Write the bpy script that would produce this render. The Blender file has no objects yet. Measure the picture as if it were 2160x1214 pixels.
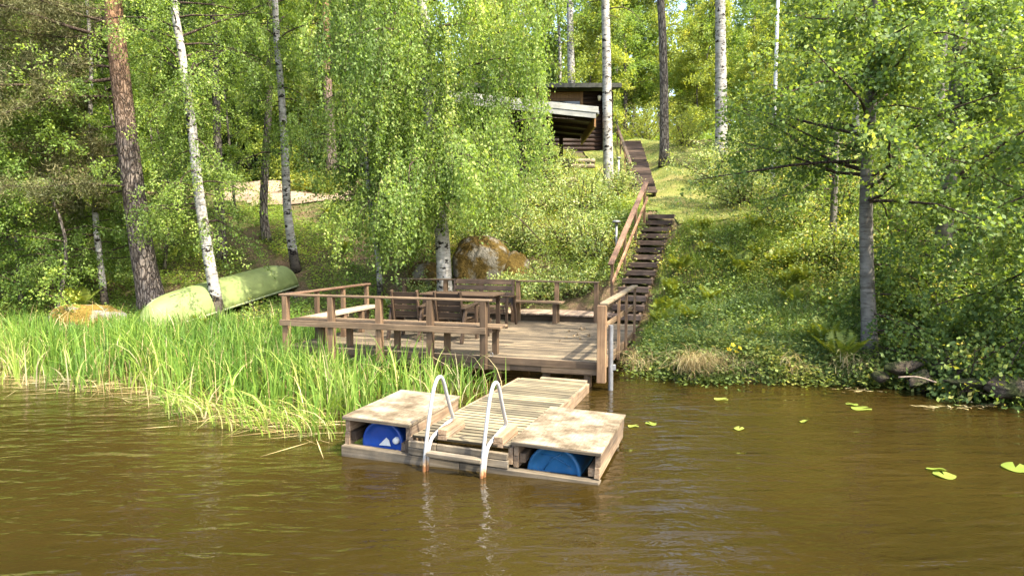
import bpy, math, random
import numpy as np
from mathutils import Vector, Matrix
SC = bpy.context.scene
COL = SC.collection
rng = np.random.default_rng(7)
random.seed(7)
PI = math.pi

# ------------------------------------------------------------------ camera, sky, sun, exposure
PITCH = math.radians(4.178); CZ = 2.243; F = 1440.0
cam = bpy.data.cameras.new("camera"); cam.lens = 24; cam.sensor_width = 36; cam.clip_end = 2000; cam.clip_start = 0.05
camo = bpy.data.objects.new("camera", cam); COL.objects.link(camo)
camo.location = (0, 0, CZ); camo.rotation_euler = (PI/2 - PITCH, 0, 0)
SC.camera = camo
SUN_AZ = (0.80, -0.60); SUN_EL = math.radians(54)
W = bpy.data.worlds.new("World"); SC.world = W; W.use_nodes = True
wn = W.node_tree.nodes; wl = W.node_tree.links
sky = wn.new("ShaderNodeTexSky"); sky.sky_type = 'NISHITA'; sky.sun_disc = False
sky.sun_elevation = SUN_EL; sky.sun_rotation = math.atan2(SUN_AZ[0], SUN_AZ[1]); sky.dust_density = 4.0
wl.new(sky.outputs[0], wn["Background"].inputs[0]); wn["Background"].inputs[1].default_value = 0.15
sl = bpy.data.lights.new("sun", 'SUN'); sl.energy = 2.9; sl.angle = math.radians(0.5); sl.color = (1.0, 0.91, 0.75)
so = bpy.data.objects.new("sun", sl); COL.objects.link(so)
sd = Vector((SUN_AZ[0]*math.cos(SUN_EL), SUN_AZ[1]*math.cos(SUN_EL), math.sin(SUN_EL))).normalized()
so.rotation_euler = sd.to_track_quat('Z', 'Y').to_euler(); so.location = (20, -20, 30)
SC.view_settings.view_transform = 'Standard'; SC.view_settings.look = 'None'
SC.view_settings.exposure = 2.5; SC.view_settings.gamma = 1
SC.cycles.max_bounces = 7; SC.cycles.diffuse_bounces = 4; SC.cycles.transmission_bounces = 4; SC.cycles.glossy_bounces = 3
SC.cycles.caustics_reflective = False; SC.cycles.caustics_refractive = False

_c, _s = math.cos(PITCH), math.sin(PITCH)
def und(px, py, d):
    """the point at forward distance d that the photograph shows at pixel px, py"""
    xc, yc = (px-1080)/F, (607-py)/F
    y = _c + yc*_s; z = yc*_c - _s
    k = d/y
    return np.array([xc*k, d, CZ + z*k])

# ------------------------------------------------------------------ terrain
COLX = [-60, -10, -7, -3, 0, 1.5, 3, 6, 12, 60]
PROF = [
 [(-60,-1.5),(10,-.8),(13,-.2),(14.5,.1),(18,.6),(25,2.2),(35,4.2),(60,8),(120,14),(260,22)],
 [(-60,-1.5),(9,-.8),(13,-.15),(14.3,.1),(16,.3),(18,.55),(20,1.5),(22,2.3),(25,3.4),(32,4.8),(60,8),(120,14),(260,22)],
 [(-60,-1.5),(9,-.8),(13,-.15),(14,.1),(15,.22),(16,.32),(18,.55),(19,.85),(20,1.45),(22,2.35),(25,3.45),(32,4.9),(60,8),(120,14),(260,22)],
 [(-60,-1.5),(9,-.8),(12,-.3),(14,-.05),(16,.25),(17.5,.6),(20,1.8),(23,3.0),(27,3.9),(35,5.6),(60,9),(120,14),(260,22)],
 [(-60,-1.5),(9,-.8),(12,-.3),(14,-.05),(16,.25),(17,.75),(18.2,1.6),(20,2.5),(23,3.8),(26,5.0),(30,6.0),(36,7.3),(60,10),(120,15),(260,22)],
 [(-60,-1.5),(9,-.8),(12,-.25),(14,.05),(15.8,.3),(17,1.0),(18.2,1.7),(20,2.6),(23,3.9),(26,5.1),(30,6.1),(36,7.4),(60,10),(120,15),(260,22)],
 [(-60,-1.5),(9.6,-.8),(10.6,-.05),(11.0,.2),(13,.3),(15,.38),(17,1.5),(19,2.72),(21,3.1),(24,3.68),(30,5.5),(36,7.12),(60,10.5),(120,15),(260,22)],
 [(-60,-1.5),(9.4,-.8),(10.3,-.08),(10.7,.15),(11.4,.42),(14,1.29),(17,2.3),(19,2.8),(21,3.15),(24,3.8),(30,5.7),(36,7.2),(60,10.5),(120,15),(260,22)],
 [(-60,-1.5),(7.2,-.8),(8.2,-.08),(8.8,.2),(11,.5),(14,1.4),(17,2.4),(19,3.0),(24,4.3),(30,5.9),(36,7.3),(60,10.5),(120,15),(260,22)],
 [(-60,-1.5),(5,-.8),(7,0),(9,.4),(14,1.4),(19,2.9),(24,4.2),(36,7.2),(60,10.5),(120,15),(260,22)]]
S0 = und(1315, 664, 14.9); S1 = und(1393, 452, 19.0)      # feet and heads of the two flights of stairs
U0 = und(1360, 405, 24.0); U1 = und(1334, 300, 36.0); U0[2] += .08; U1[2] += .08
def hz(x, y):
    x = np.asarray(x, float); y = np.asarray(y, float)
    v = np.array([np.interp(y, [p[0] for p in P], [p[1] for p in P]) for P in PROF])
    i = np.clip(np.searchsorted(COLX, x)-1, 0, len(COLX)-2)
    cx = np.array(COLX); t = np.clip((x-cx[i])/(cx[i+1]-cx[i]), 0, 1)
    ii = np.arange(x.size).reshape(x.shape)
    vf = v.reshape(len(COLX), -1)
    z = (vf[i.ravel(), ii.ravel()]*(1-t.ravel()) + vf[i.ravel()+1, ii.ravel()]*t.ravel()).reshape(x.shape)
    bump = .10*np.sin(x*1.3+.4*y)*np.sin(y*1.1-.7*x) + .06*np.sin(2.9*x+1.1)*np.sin(2.3*y+.6*x)
    k = np.clip((z-.3)/1.0, 0, 1)
    z = z + bump*k*np.clip(1.2-np.exp(-((x-3.4)/1.2)**2), 0.1, 1)
    for a, b_, hw in ((S0, S1, .45), (U0, U1, .6)):
        t = (y-a[1])/(b_[1]-a[1]); cx_ = a[0]+t*(b_[0]-a[0]); zs = a[2]+t*(b_[2]-a[2])-.30
        w = np.clip(1.6-np.abs(x-cx_)/hw*.8, 0, 1)*np.clip(1-np.maximum(np.abs(t-.5)-.52, 0)/.06, 0, 1)
        z = np.where(z > zs, z+(zs-z)*w, z)
    return z
def h1(x, y): return float(hz(np.array([x]), np.array([y]))[0])

# ------------------------------------------------------------------ node materials
def newmat(name):
    m = bpy.data.materials.new(name); m.use_nodes = True
    nt = m.node_tree; nt.nodes.clear()
    out = nt.nodes.new("ShaderNodeOutputMaterial")
    return m, nt, out
def N(nt, t, **kw):
    n = nt.nodes.new("ShaderNode"+t)
    for k, v in kw.items():
        if k in n.inputs: n.inputs[k].default_value = v
        else: setattr(n, k, v)
    return n
def ramp(nt, fac, stops):
    r = nt.nodes.new("ShaderNodeValToRGB"); e = r.color_ramp.elements
    while len(e) > 1: e.remove(e[-1])
    e[0].position = stops[0][0]; e[0].color = (*stops[0][1], 1)
    for p, c in stops[1:]:
        q = e.new(p); q.color = (*c, 1)
    nt.links.new(fac, r.inputs[0]); return r.outputs[0]
def coord(nt, scale=(1, 1, 1)):
    tc = nt.nodes.new("ShaderNodeTexCoord"); mp = nt.nodes.new("ShaderNodeMapping")
    mp.inputs["Scale"].default_value = scale
    nt.links.new(tc.outputs["Object"], mp.inputs[0]); return mp.outputs[0]
def noise(nt, vec, scale, detail=4, rough=.55, out="Fac"):
    n = N(nt, "TexNoise", Scale=scale, Detail=detail, Roughness=rough); nt.links.new(vec, n.inputs["Vector"]); return n.outputs[out]
def mixc(nt, fac, a, b, mode='MIX'):
    n = nt.nodes.new("ShaderNodeMix"); n.data_type = 'RGBA'; n.blend_type = mode
    for s, v in ((0, fac), (6, a), (7, b)):
        if isinstance(v, (int, float)): n.inputs[s].default_value = v
        elif isinstance(v, tuple): n.inputs[s].default_value = (*v, 1)
        else: nt.links.new(v, n.inputs[s])
    return n.outputs[2]
def math_(nt, op, a, b=None):
    n = nt.nodes.new("ShaderNodeMath"); n.operation = op
    for i, v in enumerate((a, b)):
        if v is None: continue
        if isinstance(v, (int, float)): n.inputs[i].default_value = v
        else: nt.links.new(v, n.inputs[i])
    return n.outputs[0]
def attr(nt, name):
    a = nt.nodes.new("ShaderNodeAttribute"); a.attribute_name = name; return a.outputs["Fac"]
def principled(nt, out, color, rough=.6, spec=.4, bump=None, bstr=.3, bdist=.01, metal=0):
    p = nt.nodes.new("ShaderNodeBsdfPrincipled")
    if isinstance(color, tuple): p.inputs["Base Color"].default_value = (*color, 1)
    else: nt.links.new(color, p.inputs["Base Color"])
    if isinstance(rough, (int, float)): p.inputs["Roughness"].default_value = rough
    else: nt.links.new(rough, p.inputs["Roughness"])
    p.inputs["Specular IOR Level"].default_value = spec; p.inputs["Metallic"].default_value = metal
    if bump is not None:
        b = N(nt, "Bump", Strength=bstr, Distance=bdist); nt.links.new(bump, b.inputs["Height"]); nt.links.new(b.outputs[0], p.inputs["Normal"])
    nt.links.new(p.outputs[0], out.inputs[0]); return p

def wood(name, axis, dark, mid, light, rough=.75, stain=.35, knots=True):
    """weathered timber with grain along one local axis and a shade of its own per plank"""
    m, nt, out = newmat(name)
    sc = [38, 38, 38]; sc["xyz".index(axis)] = 1.6
    off = math_(nt, 'MULTIPLY', attr(nt, "tint"), 37.0)
    tc = nt.nodes.new("ShaderNodeTexCoord"); add = nt.nodes.new("ShaderNodeVectorMath"); add.operation = 'ADD'
    nt.links.new(tc.outputs["Object"], add.inputs[0]); nt.links.new(off, add.inputs[1])
    mp = nt.nodes.new("ShaderNodeMapping"); mp.inputs["Scale"].default_value = sc; nt.links.new(add.outputs[0], mp.inputs[0])
    g = noise(nt, mp.outputs[0], 1.0, 5, .65)
    c = ramp(nt, g, [(.28, dark), (.5, mid), (.72, light)])
    t = attr(nt, "tint")
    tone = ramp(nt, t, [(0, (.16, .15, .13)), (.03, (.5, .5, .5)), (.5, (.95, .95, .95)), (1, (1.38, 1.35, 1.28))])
    c = mixc(nt, 1.0, c, tone, 'MULTIPLY')
    big = noise(nt, coord(nt), 2.3, 5, .6)
    st = ramp(nt, big, [(.42, (1, 1, 1)), (.62, (1-stain, 1-stain*.95, 1-stain*.85))])
    c = mixc(nt, 1.0, c, st, 'MULTIPLY')
    fine = noise(nt, coord(nt), 55, 3, .7)
    sp = ramp(nt, fine, [(.60, (1, 1, 1)), (.72, (.62, .6, .56))])
    c = mixc(nt, .7, c, sp, 'MULTIPLY')
    principled(nt, out, c, rough, .25, g, .5, .004)
    return m

def leafmat(name, stops, trans, tfac=.42, gloss=.02, rough=.6):
    m, nt, out = newmat(name)
    t = attr(nt, "tint")
    c = ramp(nt, t, stops)
    n = noise(nt, coord(nt), .8, 2, .5)
    c = mixc(nt, 1.0, c, ramp(nt, n, [(.35, (.74, .80, .78)), (.65, (1.2, 1.14, 1.0))]), 'MULTIPLY')
    d = nt.nodes.new("ShaderNodeBsdfDiffuse"); nt.links.new(c, d.inputs[0])
    tr = nt.nodes.new("ShaderNodeBsdfTranslucent")
    c2 = mixc(nt, 1.0, c, trans, 'MULTIPLY'); nt.links.new(c2, tr.inputs[0])
    mx = N(nt, "MixShader", Fac=tfac); nt.links.new(d.outputs[0], mx.inputs[1]); nt.links.new(tr.outputs[0], mx.inputs[2])
    gl = N(nt, "BsdfGlossy", Roughness=rough); gl.inputs[0].default_value = (.9, .95, .85, 1)
    m2 = N(nt, "MixShader", Fac=gloss); nt.links.new(mx.outputs[0], m2.inputs[1]); nt.links.new(gl.outputs[0], m2.inputs[2])
    nt.links.new(m2.outputs[0], out.inputs[0]); return m

M = {}
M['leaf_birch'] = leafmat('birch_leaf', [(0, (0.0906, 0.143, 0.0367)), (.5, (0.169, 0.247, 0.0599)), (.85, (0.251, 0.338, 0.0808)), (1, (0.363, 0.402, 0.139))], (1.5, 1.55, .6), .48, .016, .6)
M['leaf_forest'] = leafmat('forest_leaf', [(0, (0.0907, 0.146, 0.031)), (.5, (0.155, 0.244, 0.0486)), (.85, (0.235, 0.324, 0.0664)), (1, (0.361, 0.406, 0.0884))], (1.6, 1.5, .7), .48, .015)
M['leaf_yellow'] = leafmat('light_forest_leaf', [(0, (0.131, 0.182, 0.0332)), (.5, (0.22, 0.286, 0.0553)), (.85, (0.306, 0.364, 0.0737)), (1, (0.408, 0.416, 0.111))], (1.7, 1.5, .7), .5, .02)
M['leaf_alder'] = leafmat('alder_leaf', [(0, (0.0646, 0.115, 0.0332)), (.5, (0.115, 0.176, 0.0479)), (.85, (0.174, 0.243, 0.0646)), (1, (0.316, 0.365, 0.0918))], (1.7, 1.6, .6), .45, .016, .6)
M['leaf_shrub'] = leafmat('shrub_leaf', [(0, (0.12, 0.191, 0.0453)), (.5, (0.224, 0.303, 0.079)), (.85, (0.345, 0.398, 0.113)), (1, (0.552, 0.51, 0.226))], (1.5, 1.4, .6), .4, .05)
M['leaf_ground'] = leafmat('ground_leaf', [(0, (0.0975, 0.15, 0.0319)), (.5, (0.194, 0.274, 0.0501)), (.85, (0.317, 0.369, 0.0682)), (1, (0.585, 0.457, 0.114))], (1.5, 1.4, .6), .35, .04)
M['leaf_herb'] = leafmat('herb_leaf', [(0, (0.0696, 0.11, 0.0284)), (.5, (0.127, 0.18, 0.0426)), (.85, (0.189, 0.23, 0.0496)), (1, (0.278, 0.28, 0.0709))], (1.5, 1.4, .6), .35, .02)
M['fern'] = leafmat('fern_leaf', [(0, (0.107, 0.15, 0.0213)), (.5, (0.177, 0.234, 0.0293)), (1, (0.284, 0.3, 0.0465))], (1.6, 1.4, .6), .42, .03)
M['reed'] = leafmat('reed_blade', [(0, (0.0532, 0.115, 0.0173)), (.4, (0.096, 0.185, 0.0252)), (.7, (0.17, 0.255, 0.041)), (.9, (0.276, 0.31, 0.0866)), (1, (0.426, 0.35, 0.236))], (1.3, 1.3, .6), .38, .015)
M['straw'] = leafmat('dry_straw', [(0, (.20, .14, .06)), (.5, (.38, .29, .14)), (1, (.55, .46, .26))], (1, 1, .8), .2, .03)
M['grass'] = leafmat('lawn_grass', [(0, (0.0696, 0.126, 0.0306)), (.5, (0.132, 0.204, 0.0534)), (.8, (0.201, 0.272, 0.0917)), (1, (0.325, 0.349, 0.214))], (1.4, 1.3, .6), .35, .03)
M['grass_slope'] = leafmat('slope_grass', [(0, (0.0855, 0.146, 0.019)), (.5, (0.148, 0.229, 0.0285)), (.85, (0.217, 0.291, 0.0427)), (1, (0.388, 0.343, 0.104))], (1.4, 1.3, .6), .38, .02)
M['grass_dark'] = leafmat('bank_grass', [(0, (0.071, 0.125, 0.0319)), (.5, (0.119, 0.2, 0.0532)), (.9, (0.189, 0.275, 0.0797)), (1, (0.569, 0.4, 0.249))], (1.4, 1.3, .6), .35, .04)
M['needle_pine'] = leafmat('pine_needle', [(0, (0.0562, 0.0625, 0.02)), (.6, (0.106, 0.106, 0.0375)), (1, (0.2, 0.163, 0.075))], (1, 1, .7), .15, .03)
M['needle_spruce'] = leafmat('spruce_needle', [(0, (.018, .036, .010)), (.6, (.035, .065, .016)), (1, (.10, .15, .03))], (1, 1, .7), .15, .03)
M['litter'] = leafmat('leaf_litter', [(0, (.07, .045, .022)), (.5, (.16, .10, .05)), (1, (.34, .24, .13))], (1, 1, .8), .1, .03)

M['deck_x'] = wood('weathered_deck_wood', 'x', (0.0717, 0.0543, 0.0353), (0.144, 0.113, 0.0738), (0.229, 0.185, 0.122))
M['plank_x'] = wood('gangway_wood', 'x', (0.128, 0.104, 0.0598), (0.18, 0.151, 0.0924), (0.251, 0.216, 0.141), stain=.35)
M['brown_x'] = wood('stained_wood_long', 'x', (.066, .043, .025), (.122, .083, .049), (.20, .146, .092), stain=.3)
M['brown_y'] = wood('stained_wood_deep', 'y', (.066, .043, .025), (.122, .083, .049), (.20, .146, .092), stain=.3)
M['brown_z'] = wood('stained_wood_upright', 'z', (.08, .047, .026), (.145, .091, .050), (.225, .152, .088), stain=.3)
M['dark_x'] = wood('dark_furniture_wood', 'x', (.026, .016, .0095), (.047, .030, .018), (.085, .058, .037), .6, .2)
M['dark_y'] = wood('dark_furniture_side_wood', 'y', (.026, .016, .0095), (.047, .030, .018), (.085, .058, .037), .6, .2)
M['dark_z'] = wood('dark_furniture_leg_wood', 'z', (.026, .016, .0095), (.047, .030, .018), (.085, .058, .037), .6, .2)
M['tread'] = wood('stair_tread_wood', 'x', (0.055, 0.036, 0.027), (0.1, 0.068, 0.05), (0.18, 0.135, 0.105), .65, .25)
M['rail_y'] = wood('sunbleached_handrail_wood', 'y', (0.128, 0.0675, 0.0375), (0.232, 0.135, 0.0825), (0.345, 0.225, 0.143), .65, .3)
M['board_y'] = wood('bleached_board_wood', 'y', (0.15, 0.104, 0.0691), (0.254, 0.19, 0.138), (0.334, 0.265, 0.202), .8, .3)
M['box_x'] = wood('float_beam_wood', 'x', (0.084, 0.0665, 0.042), (0.175, 0.14, 0.091), (0.266, 0.224, 0.161), .8, .5)
M['box_y'] = wood('float_side_wood', 'y', (0.101, 0.0655, 0.0378), (0.181, 0.126, 0.0778), (0.262, 0.202, 0.136), .8, .45)
M['log'] = wood('dark_log_wood', 'x', (0.0121, 0.0066, 0.0044), (0.0248, 0.0132, 0.0088), (0.044, 0.0248, 0.0165), .6, .3)
M['frame_z'] = wood('window_frame_wood', 'z', (0.096, 0.048, 0.018), (0.156, 0.084, 0.033), (0.204, 0.12, 0.054), .6, .2)
M['whiteboard'] = wood('white_painted_board', 'x', (0.173, 0.173, 0.149), (0.278, 0.278, 0.25), (0.326, 0.326, 0.298), .6, .35)

def plywood():
    m, nt, out = newmat('weathered_plywood')
    v = coord(nt)
    big = noise(nt, v, 3.2, 8, .68)
    c = ramp(nt, big, [(.34, (.065, .047, .027)), (.46, (.14, .112, .073)), (.56, (.225, .19, .135)), (.75, (.285, .25, .188))])
    f = noise(nt, coord(nt, (60, 5, 60)), 1, 4, .6)
    c = mixc(nt, 1.0, c, ramp(nt, f, [(.35, (.72, .70, .66)), (.6, (1, 1, 1))]), 'MULTIPLY')
    s = noise(nt, v, 26, 4, .75)
    c = mixc(nt, .85, c, ramp(nt, s, [(.60, (1, 1, 1)), (.70, (.38, .33, .25))]), 'MULTIPLY')
    principled(nt, out, c, .85, .2, f, .4, .003); return m
M['ply'] = plywood()

def birch_bark():
    m, nt, out = newmat('birch_bark')
    v = coord(nt, (5, 5, 34)); w = coord(nt, (3.2, 3.2, 5.5))
    a = noise(nt, v, 1.0, 4, .6)
    c = ramp(nt, noise(nt, coord(nt, (3, 3, 9)), 1.3, 4, .6), [(.3, (.165, .152, .128)), (.5, (.28, .268, .24)), (.7, (.385, .372, .343))])
    l = ramp(nt, a, [(.60, (1, 1, 1)), (.66, (.35, .30, .25))])
    c = mixc(nt, 1.0, c, l, 'MULTIPLY')
    b = noise(nt, w, 1.6, 3, .7)
    k = ramp(nt, b, [(.545, (1, 1, 1)), (.60, (.05, .042, .035))])
    c = mixc(nt, 1.0, c, k, 'MULTIPLY')
    tc = nt.nodes.new("ShaderNodeTexCoord"); sp = nt.nodes.new("ShaderNodeSeparateXYZ"); nt.links.new(tc.outputs["Object"], sp.inputs[0])
    base = math_(nt, 'ADD', sp.outputs[2], math_(nt, 'MULTIPLY', b, -1.1))
    r2 = ramp(nt, base, [(-.0, (.22, .19, .16)), (.15, (1, 1, 1))])
    c = mixc(nt, 1.0, c, r2, 'MULTIPLY')
    principled(nt, out, c, .75, .2, b, .4, .02); return m
M['bark_birch'] = birch_bark()
def bark(name, lo, hi, up=None, zup=4.0, sc=9):
    m, nt, out = newmat(name)
    v0 = coord(nt, (1, 1, .25)); wv = noise(nt, v0, sc*.6, 3, .6, 'Color'); v = mixc(nt, .12, v0, wv)
    vo = N(nt, "TexVoronoi", Scale=sc); vo.feature = 'DISTANCE_TO_EDGE'; nt.links.new(v, vo.inputs["Vector"])
    n = noise(nt, v, sc*1.6, 5, .65)
    h = math_(nt, 'MULTIPLY', math_(nt, 'MINIMUM', math_(nt, 'MULTIPLY', vo.outputs[0], 4.5), 1.0), math_(nt, 'ADD', n, .45))
    c = ramp(nt, h, [(.12, lo), (.5, tuple((a+b)/2 for a, b in zip(lo, hi))), (.95, hi)])
    if up:
        c2 = ramp(nt, h, [(.1, tuple(x*.5 for x in up)), (.7, up)])
        tc = nt.nodes.new("ShaderNodeTexCoord"); sp = nt.nodes.new("ShaderNodeSeparateXYZ"); nt.links.new(tc.outputs["Object"], sp.inputs[0])
        k = ramp(nt, math_(nt, 'MULTIPLY', math_(nt, 'ADD', sp.outputs[2], math_(nt, 'MULTIPLY', n, 2.0)), 1/(2*zup)), [(.42, (0, 0, 0)), (.72, (1, 1, 1))])
        c = mixc(nt, k, c, c2)
    principled(nt, out, c, .9, .15, h, .9, .03); return m
M['bark_pine'] = bark('pine_bark', (.045, .034, .027), (.20, .165, .135), (.25, .145, .08), 5.6, 17)
M['bark_gray'] = bark('gray_bark', (.05, .042, .034), (.19, .165, .135), None, 4, 14)
def alder_bark():
    m, nt, out = newmat('alder_bark')
    a = noise(nt, coord(nt, (4, 4, 26)), 1.0, 5, .65); b = noise(nt, coord(nt, (2, 2, 3)), 1.6, 5, .65)
    c = ramp(nt, b, [(.3, (.06, .054, .044)), (.5, (.13, .12, .10)), (.7, (.20, .185, .155))])
    c = mixc(nt, 1.0, c, ramp(nt, a, [(.38, (.55, .52, .48)), (.5, (1, 1, 1))]), 'MULTIPLY')
    principled(nt, out, c, .85, .2, a, .5, .012); return m
M['bark_alder'] = alder_bark()
M['twig'] = bark('twig_bark', (.045, .032, .024), (.13, .095, .07), None, 4, 30)
def rockmat(name, moss, rockc, amt):
    m, nt, out = newmat(name)
    v = coord(nt); n = noise(nt, v, 2.2, 8, .65); s = noise(nt, v, 28, 4, .7)
    r = ramp(nt, s, [(.3, tuple(x*.55 for x in rockc)), (.6, rockc), (.75, tuple(min(1, x*1.5) for x in rockc))])
    mo = ramp(nt, noise(nt, v, 14, 5, .7), [(.3, tuple(x*.45 for x in moss)), (.65, moss)])
    k = ramp(nt, n, [(amt-.05, (1, 1, 1)), (amt+.05, (0, 0, 0))])
    c = mixc(nt, k, r, mo)
    principled(nt, out, c, .95, .15, math_(nt, 'ADD', s, math_(nt, 'MULTIPLY', n, 2.0)), 1.0, .06); return m
M['rock_moss'] = rockmat('mossy_rock', (.21, .145, .03), (.26, .245, .21), .56)
M['rock_big'] = rockmat('lichen_rock', (.105, .070, .016), (.20, .185, .15), .55)
M['rock_gray'] = rockmat('shore_rock', (.05, .06, .02), (.085, .068, .048), .48)
def plain(name, c, rough, spec=.5, metal=0, var=.15, sc=6, dirt=None):
    m, nt, out = newmat(name)
    n = noise(nt, coord(nt), sc, 5, .65)
    col = mixc(nt, 1.0, c, ramp(nt, n, [(.3, (1-var,)*3), (.7, (1+var*.5,)*3)]), 'MULTIPLY')
    if dirt:
        d = noise(nt, coord(nt), sc*3, 6, .7)
        col = mixc(nt, ramp(nt, d, [(.55, (0, 0, 0)), (.72, (.7, .7, .7))]), col, dirt)
    principled(nt, out, col, rough, spec, n, .08, .01, metal); return m
M['boat'] = plain('boat_green_paint', (0.156, 0.197, 0.0656), .62, .25, 0, .25, 3, (0.082, 0.0984, 0.0369))
M['boat_rim'] = plain('boat_rim_paint', (0.18, 0.211, 0.11), .5, .4, 0, .2, 5, (0.0704, 0.0753, 0.0402))
M['barrel_bright'] = plain('bright_blue_plastic', (.012, .06, .30), .36, .5, 0, .3, 5, (.05, .09, .18))
M['barrel_dull'] = plain('dull_blue_plastic', (.02, .115, .26), .45, .4, 0, .25, 5, (.09, .13, .16))
M['cap'] = plain('pale_plastic', (.6, .6, .55), .5, .4, 0, .15, 20)
M['steel'] = plain('galvanised_steel', (.17, .175, .18), .45, .5, .35, .35, 9, (.16, .13, .10))
def alu():
    m, nt, out = newmat('ladder_aluminium')
    tc = nt.nodes.new("ShaderNodeTexCoord"); sp = nt.nodes.new("ShaderNodeSeparateXYZ"); nt.links.new(tc.outputs["Object"], sp.inputs[0])
    n = noise(nt, coord(nt), 22, 5, .7)
    z = math_(nt, 'ADD', sp.outputs[2], math_(nt, 'MULTIPLY', n, -.16))
    c = ramp(nt, z, [(-.0, (.20, .09, .035)), (.03, (.40, .26, .13)), (.08, (.34, .335, .32)), (1, (.40, .40, .39))])
    principled(nt, out, c, .36, .6, n, .08, .005, .35); return m
M['alu'] = alu()
M['white'] = plain('white_pole_paint', (0.444, 0.444, 0.432), .4, .5, 0, .08, 4)
M['lily'] = leafmat('lily_pad', [(0, (0.125, 0.17, 0.0286)), (1, (0.202, 0.23, 0.052))], (1.3, 1.2, .6), .2, .03, .4)
M['glass'] = plain('dark_window_glass', (.012, .013, .012), .08, .6, 0, .2, 3)
M['roofing'] = plain('dark_roof_felt', (.055, .056, .045), .85, .3, 0, .3, 3, (.09, .10, .05))
M['lampglass'] = plain('lantern_glass', (.55, .5, .4), .3, .5, 0, .1, 9)
M['blackmetal'] = plain('black_metal', (.02, .02, .02), .5, .4, 0, .2, 9)
M['flower'] = plain('yellow_petal', (.75, .55, .02), .6, .3, 0, .1, 40)

def ground_mat():
    m, nt, out = newmat('forest_floor')
    v = coord(nt)
    n1 = noise(nt, v, .35, 6, .65); n2 = noise(nt, v, 2.6, 6, .7); n3 = noise(nt, v, 22, 5, .75)
    soil = ramp(nt, n3, [(.3, (.045, .03, .018)), (.5, (.11, .075, .045)), (.7, (.22, .155, .095))])
    moss = ramp(nt, n3, [(.3, (.03, .045, .01)), (.6, (.075, .10, .02)), (.75, (.14, .15, .04))])
    k = ramp(nt, math_(nt, 'ADD', math_(nt, 'MULTIPLY', n1, .5), math_(nt, 'MULTIPLY', n2, .5)), [(.42, (1, 1, 1)), (.56, (0, 0, 0))])
    c = mixc(nt, k, soil, moss)
    principled(nt, out, c, .95, .1, n3, .9, .05); return m
M['ground'] = ground_mat()
def lawn_mat():
    m, nt, out = newmat('mown_lawn')
    v = coord(nt); n1 = noise(nt, v, .9, 6, .7); n3 = noise(nt, v, 30, 5, .75)
    c = ramp(nt, n1, [(.3, (.08, .11, .022)), (.5, (.145, .155, .042)), (.68, (.21, .18, .075))])
    c = mixc(nt, .8, c, ramp(nt, n3, [(.3, (.5, .5, .45)), (.7, (1.3, 1.25, 1.1))]), 'MULTIPLY')
    principled(nt, out, c, .95, .1, n3, .8, .03); return m
M['lawn'] = lawn_mat()
def gravel_mat():
    m, nt, out = newmat('sandy_gravel')
    v = coord(nt); n1 = noise(nt, v, 1.2, 6, .7); n3 = noise(nt, v, 60, 4, .8)
    c = ramp(nt, n1, [(.3, (.14, .10, .066)), (.5, (.235, .178, .125)), (.7, (.30, .24, .178))])
    c = mixc(nt, .7, c, ramp(nt, n3, [(.3, (.6, .58, .55)), (.7, (1.2, 1.2, 1.2))]), 'MULTIPLY')
    principled(nt, out, c, .95, .1, n3, .7, .02); return m
M['gravel'] = gravel_mat()
def water_mat():
    m, nt, out = newmat('brown_lake_water')
    tc = nt.nodes.new("ShaderNodeTexCoord")
    def nz(scale, rot, s, det, rough=.5, dist=0.0):
        mp = nt.nodes.new("ShaderNodeMapping"); mp.inputs["Scale"].default_value = scale; mp.inputs["Rotation"].default_value = (0, 0, rot)
        nt.links.new(tc.outputs["Object"], mp.inputs[0])
        n = N(nt, "TexNoise", Scale=s, Detail=det, Roughness=rough, Distortion=dist); nt.links.new(mp.outputs[0], n.inputs["Vector"]); return n.outputs["Fac"]
    a = nz((1, 3.4, 1), .12, 1.05, 2, .45, .5)      # long low swell lines
    b = nz((1, 2.4, 1), -.5, 3.4, 3, .5, .4)     # crossing ripples
    c = nz((1, 1.5, 1), .3, 9.0, 2, .5)
    h = math_(nt, 'ADD', math_(nt, 'ADD', math_(nt, 'MULTIPLY', a, .62), math_(nt, 'MULTIPLY', b, .30)), math_(nt, 'MULTIPLY', c, .08))
    big = nz((1, 1, 1), 0, .35, 3, .5)
    col = ramp(nt, big, [(.3, (.0155, .0103, .0022)), (.7, (.026, .0169, .0036))])
    bp = N(nt, "Bump", Strength=.7, Distance=.085); nt.links.new(h, bp.inputs["Height"])
    p = principled(nt, out, col, .03, .5)
    p.inputs["IOR"].default_value = 1.333
    nt.links.new(bp.outputs[0], p.inputs["Normal"]); return m
M['water'] = water_mat()

# ------------------------------------------------------------------ mesh helpers
def mesh_np(name, V, Fq, tint=None, mat=None, smooth=False):
    """a mesh from an (n,3) array and an (m,4) or (m,3) array"""
    me = bpy.data.meshes.new(name); V = np.asarray(V, np.float32); Fq = np.asarray(Fq, np.int32); k = Fq.shape[1]
    me.vertices.add(len(V)); me.vertices.foreach_set("co", V.ravel())
    me.loops.add(Fq.size); me.loops.foreach_set("vertex_index", Fq.ravel())
    me.polygons.add(len(Fq)); me.polygons.foreach_set("loop_start", np.arange(0, Fq.size, k, dtype=np.int32))
    if smooth: me.polygons.foreach_set("use_smooth", np.ones(len(Fq), bool))
    if tint is not None:
        a = me.attributes.new("tint", 'FLOAT', 'FACE'); a.data.foreach_set("value", np.asarray(tint, np.float32))
    if mat: me.materials.append(mat)
    me.update(calc_edges=True); me.validate(); return me
def link(name, data, parent=None):
    o = bpy.data.objects.new(name, data); COL.objects.link(o)
    if parent is not None: o.parent = parent
    return o
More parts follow.
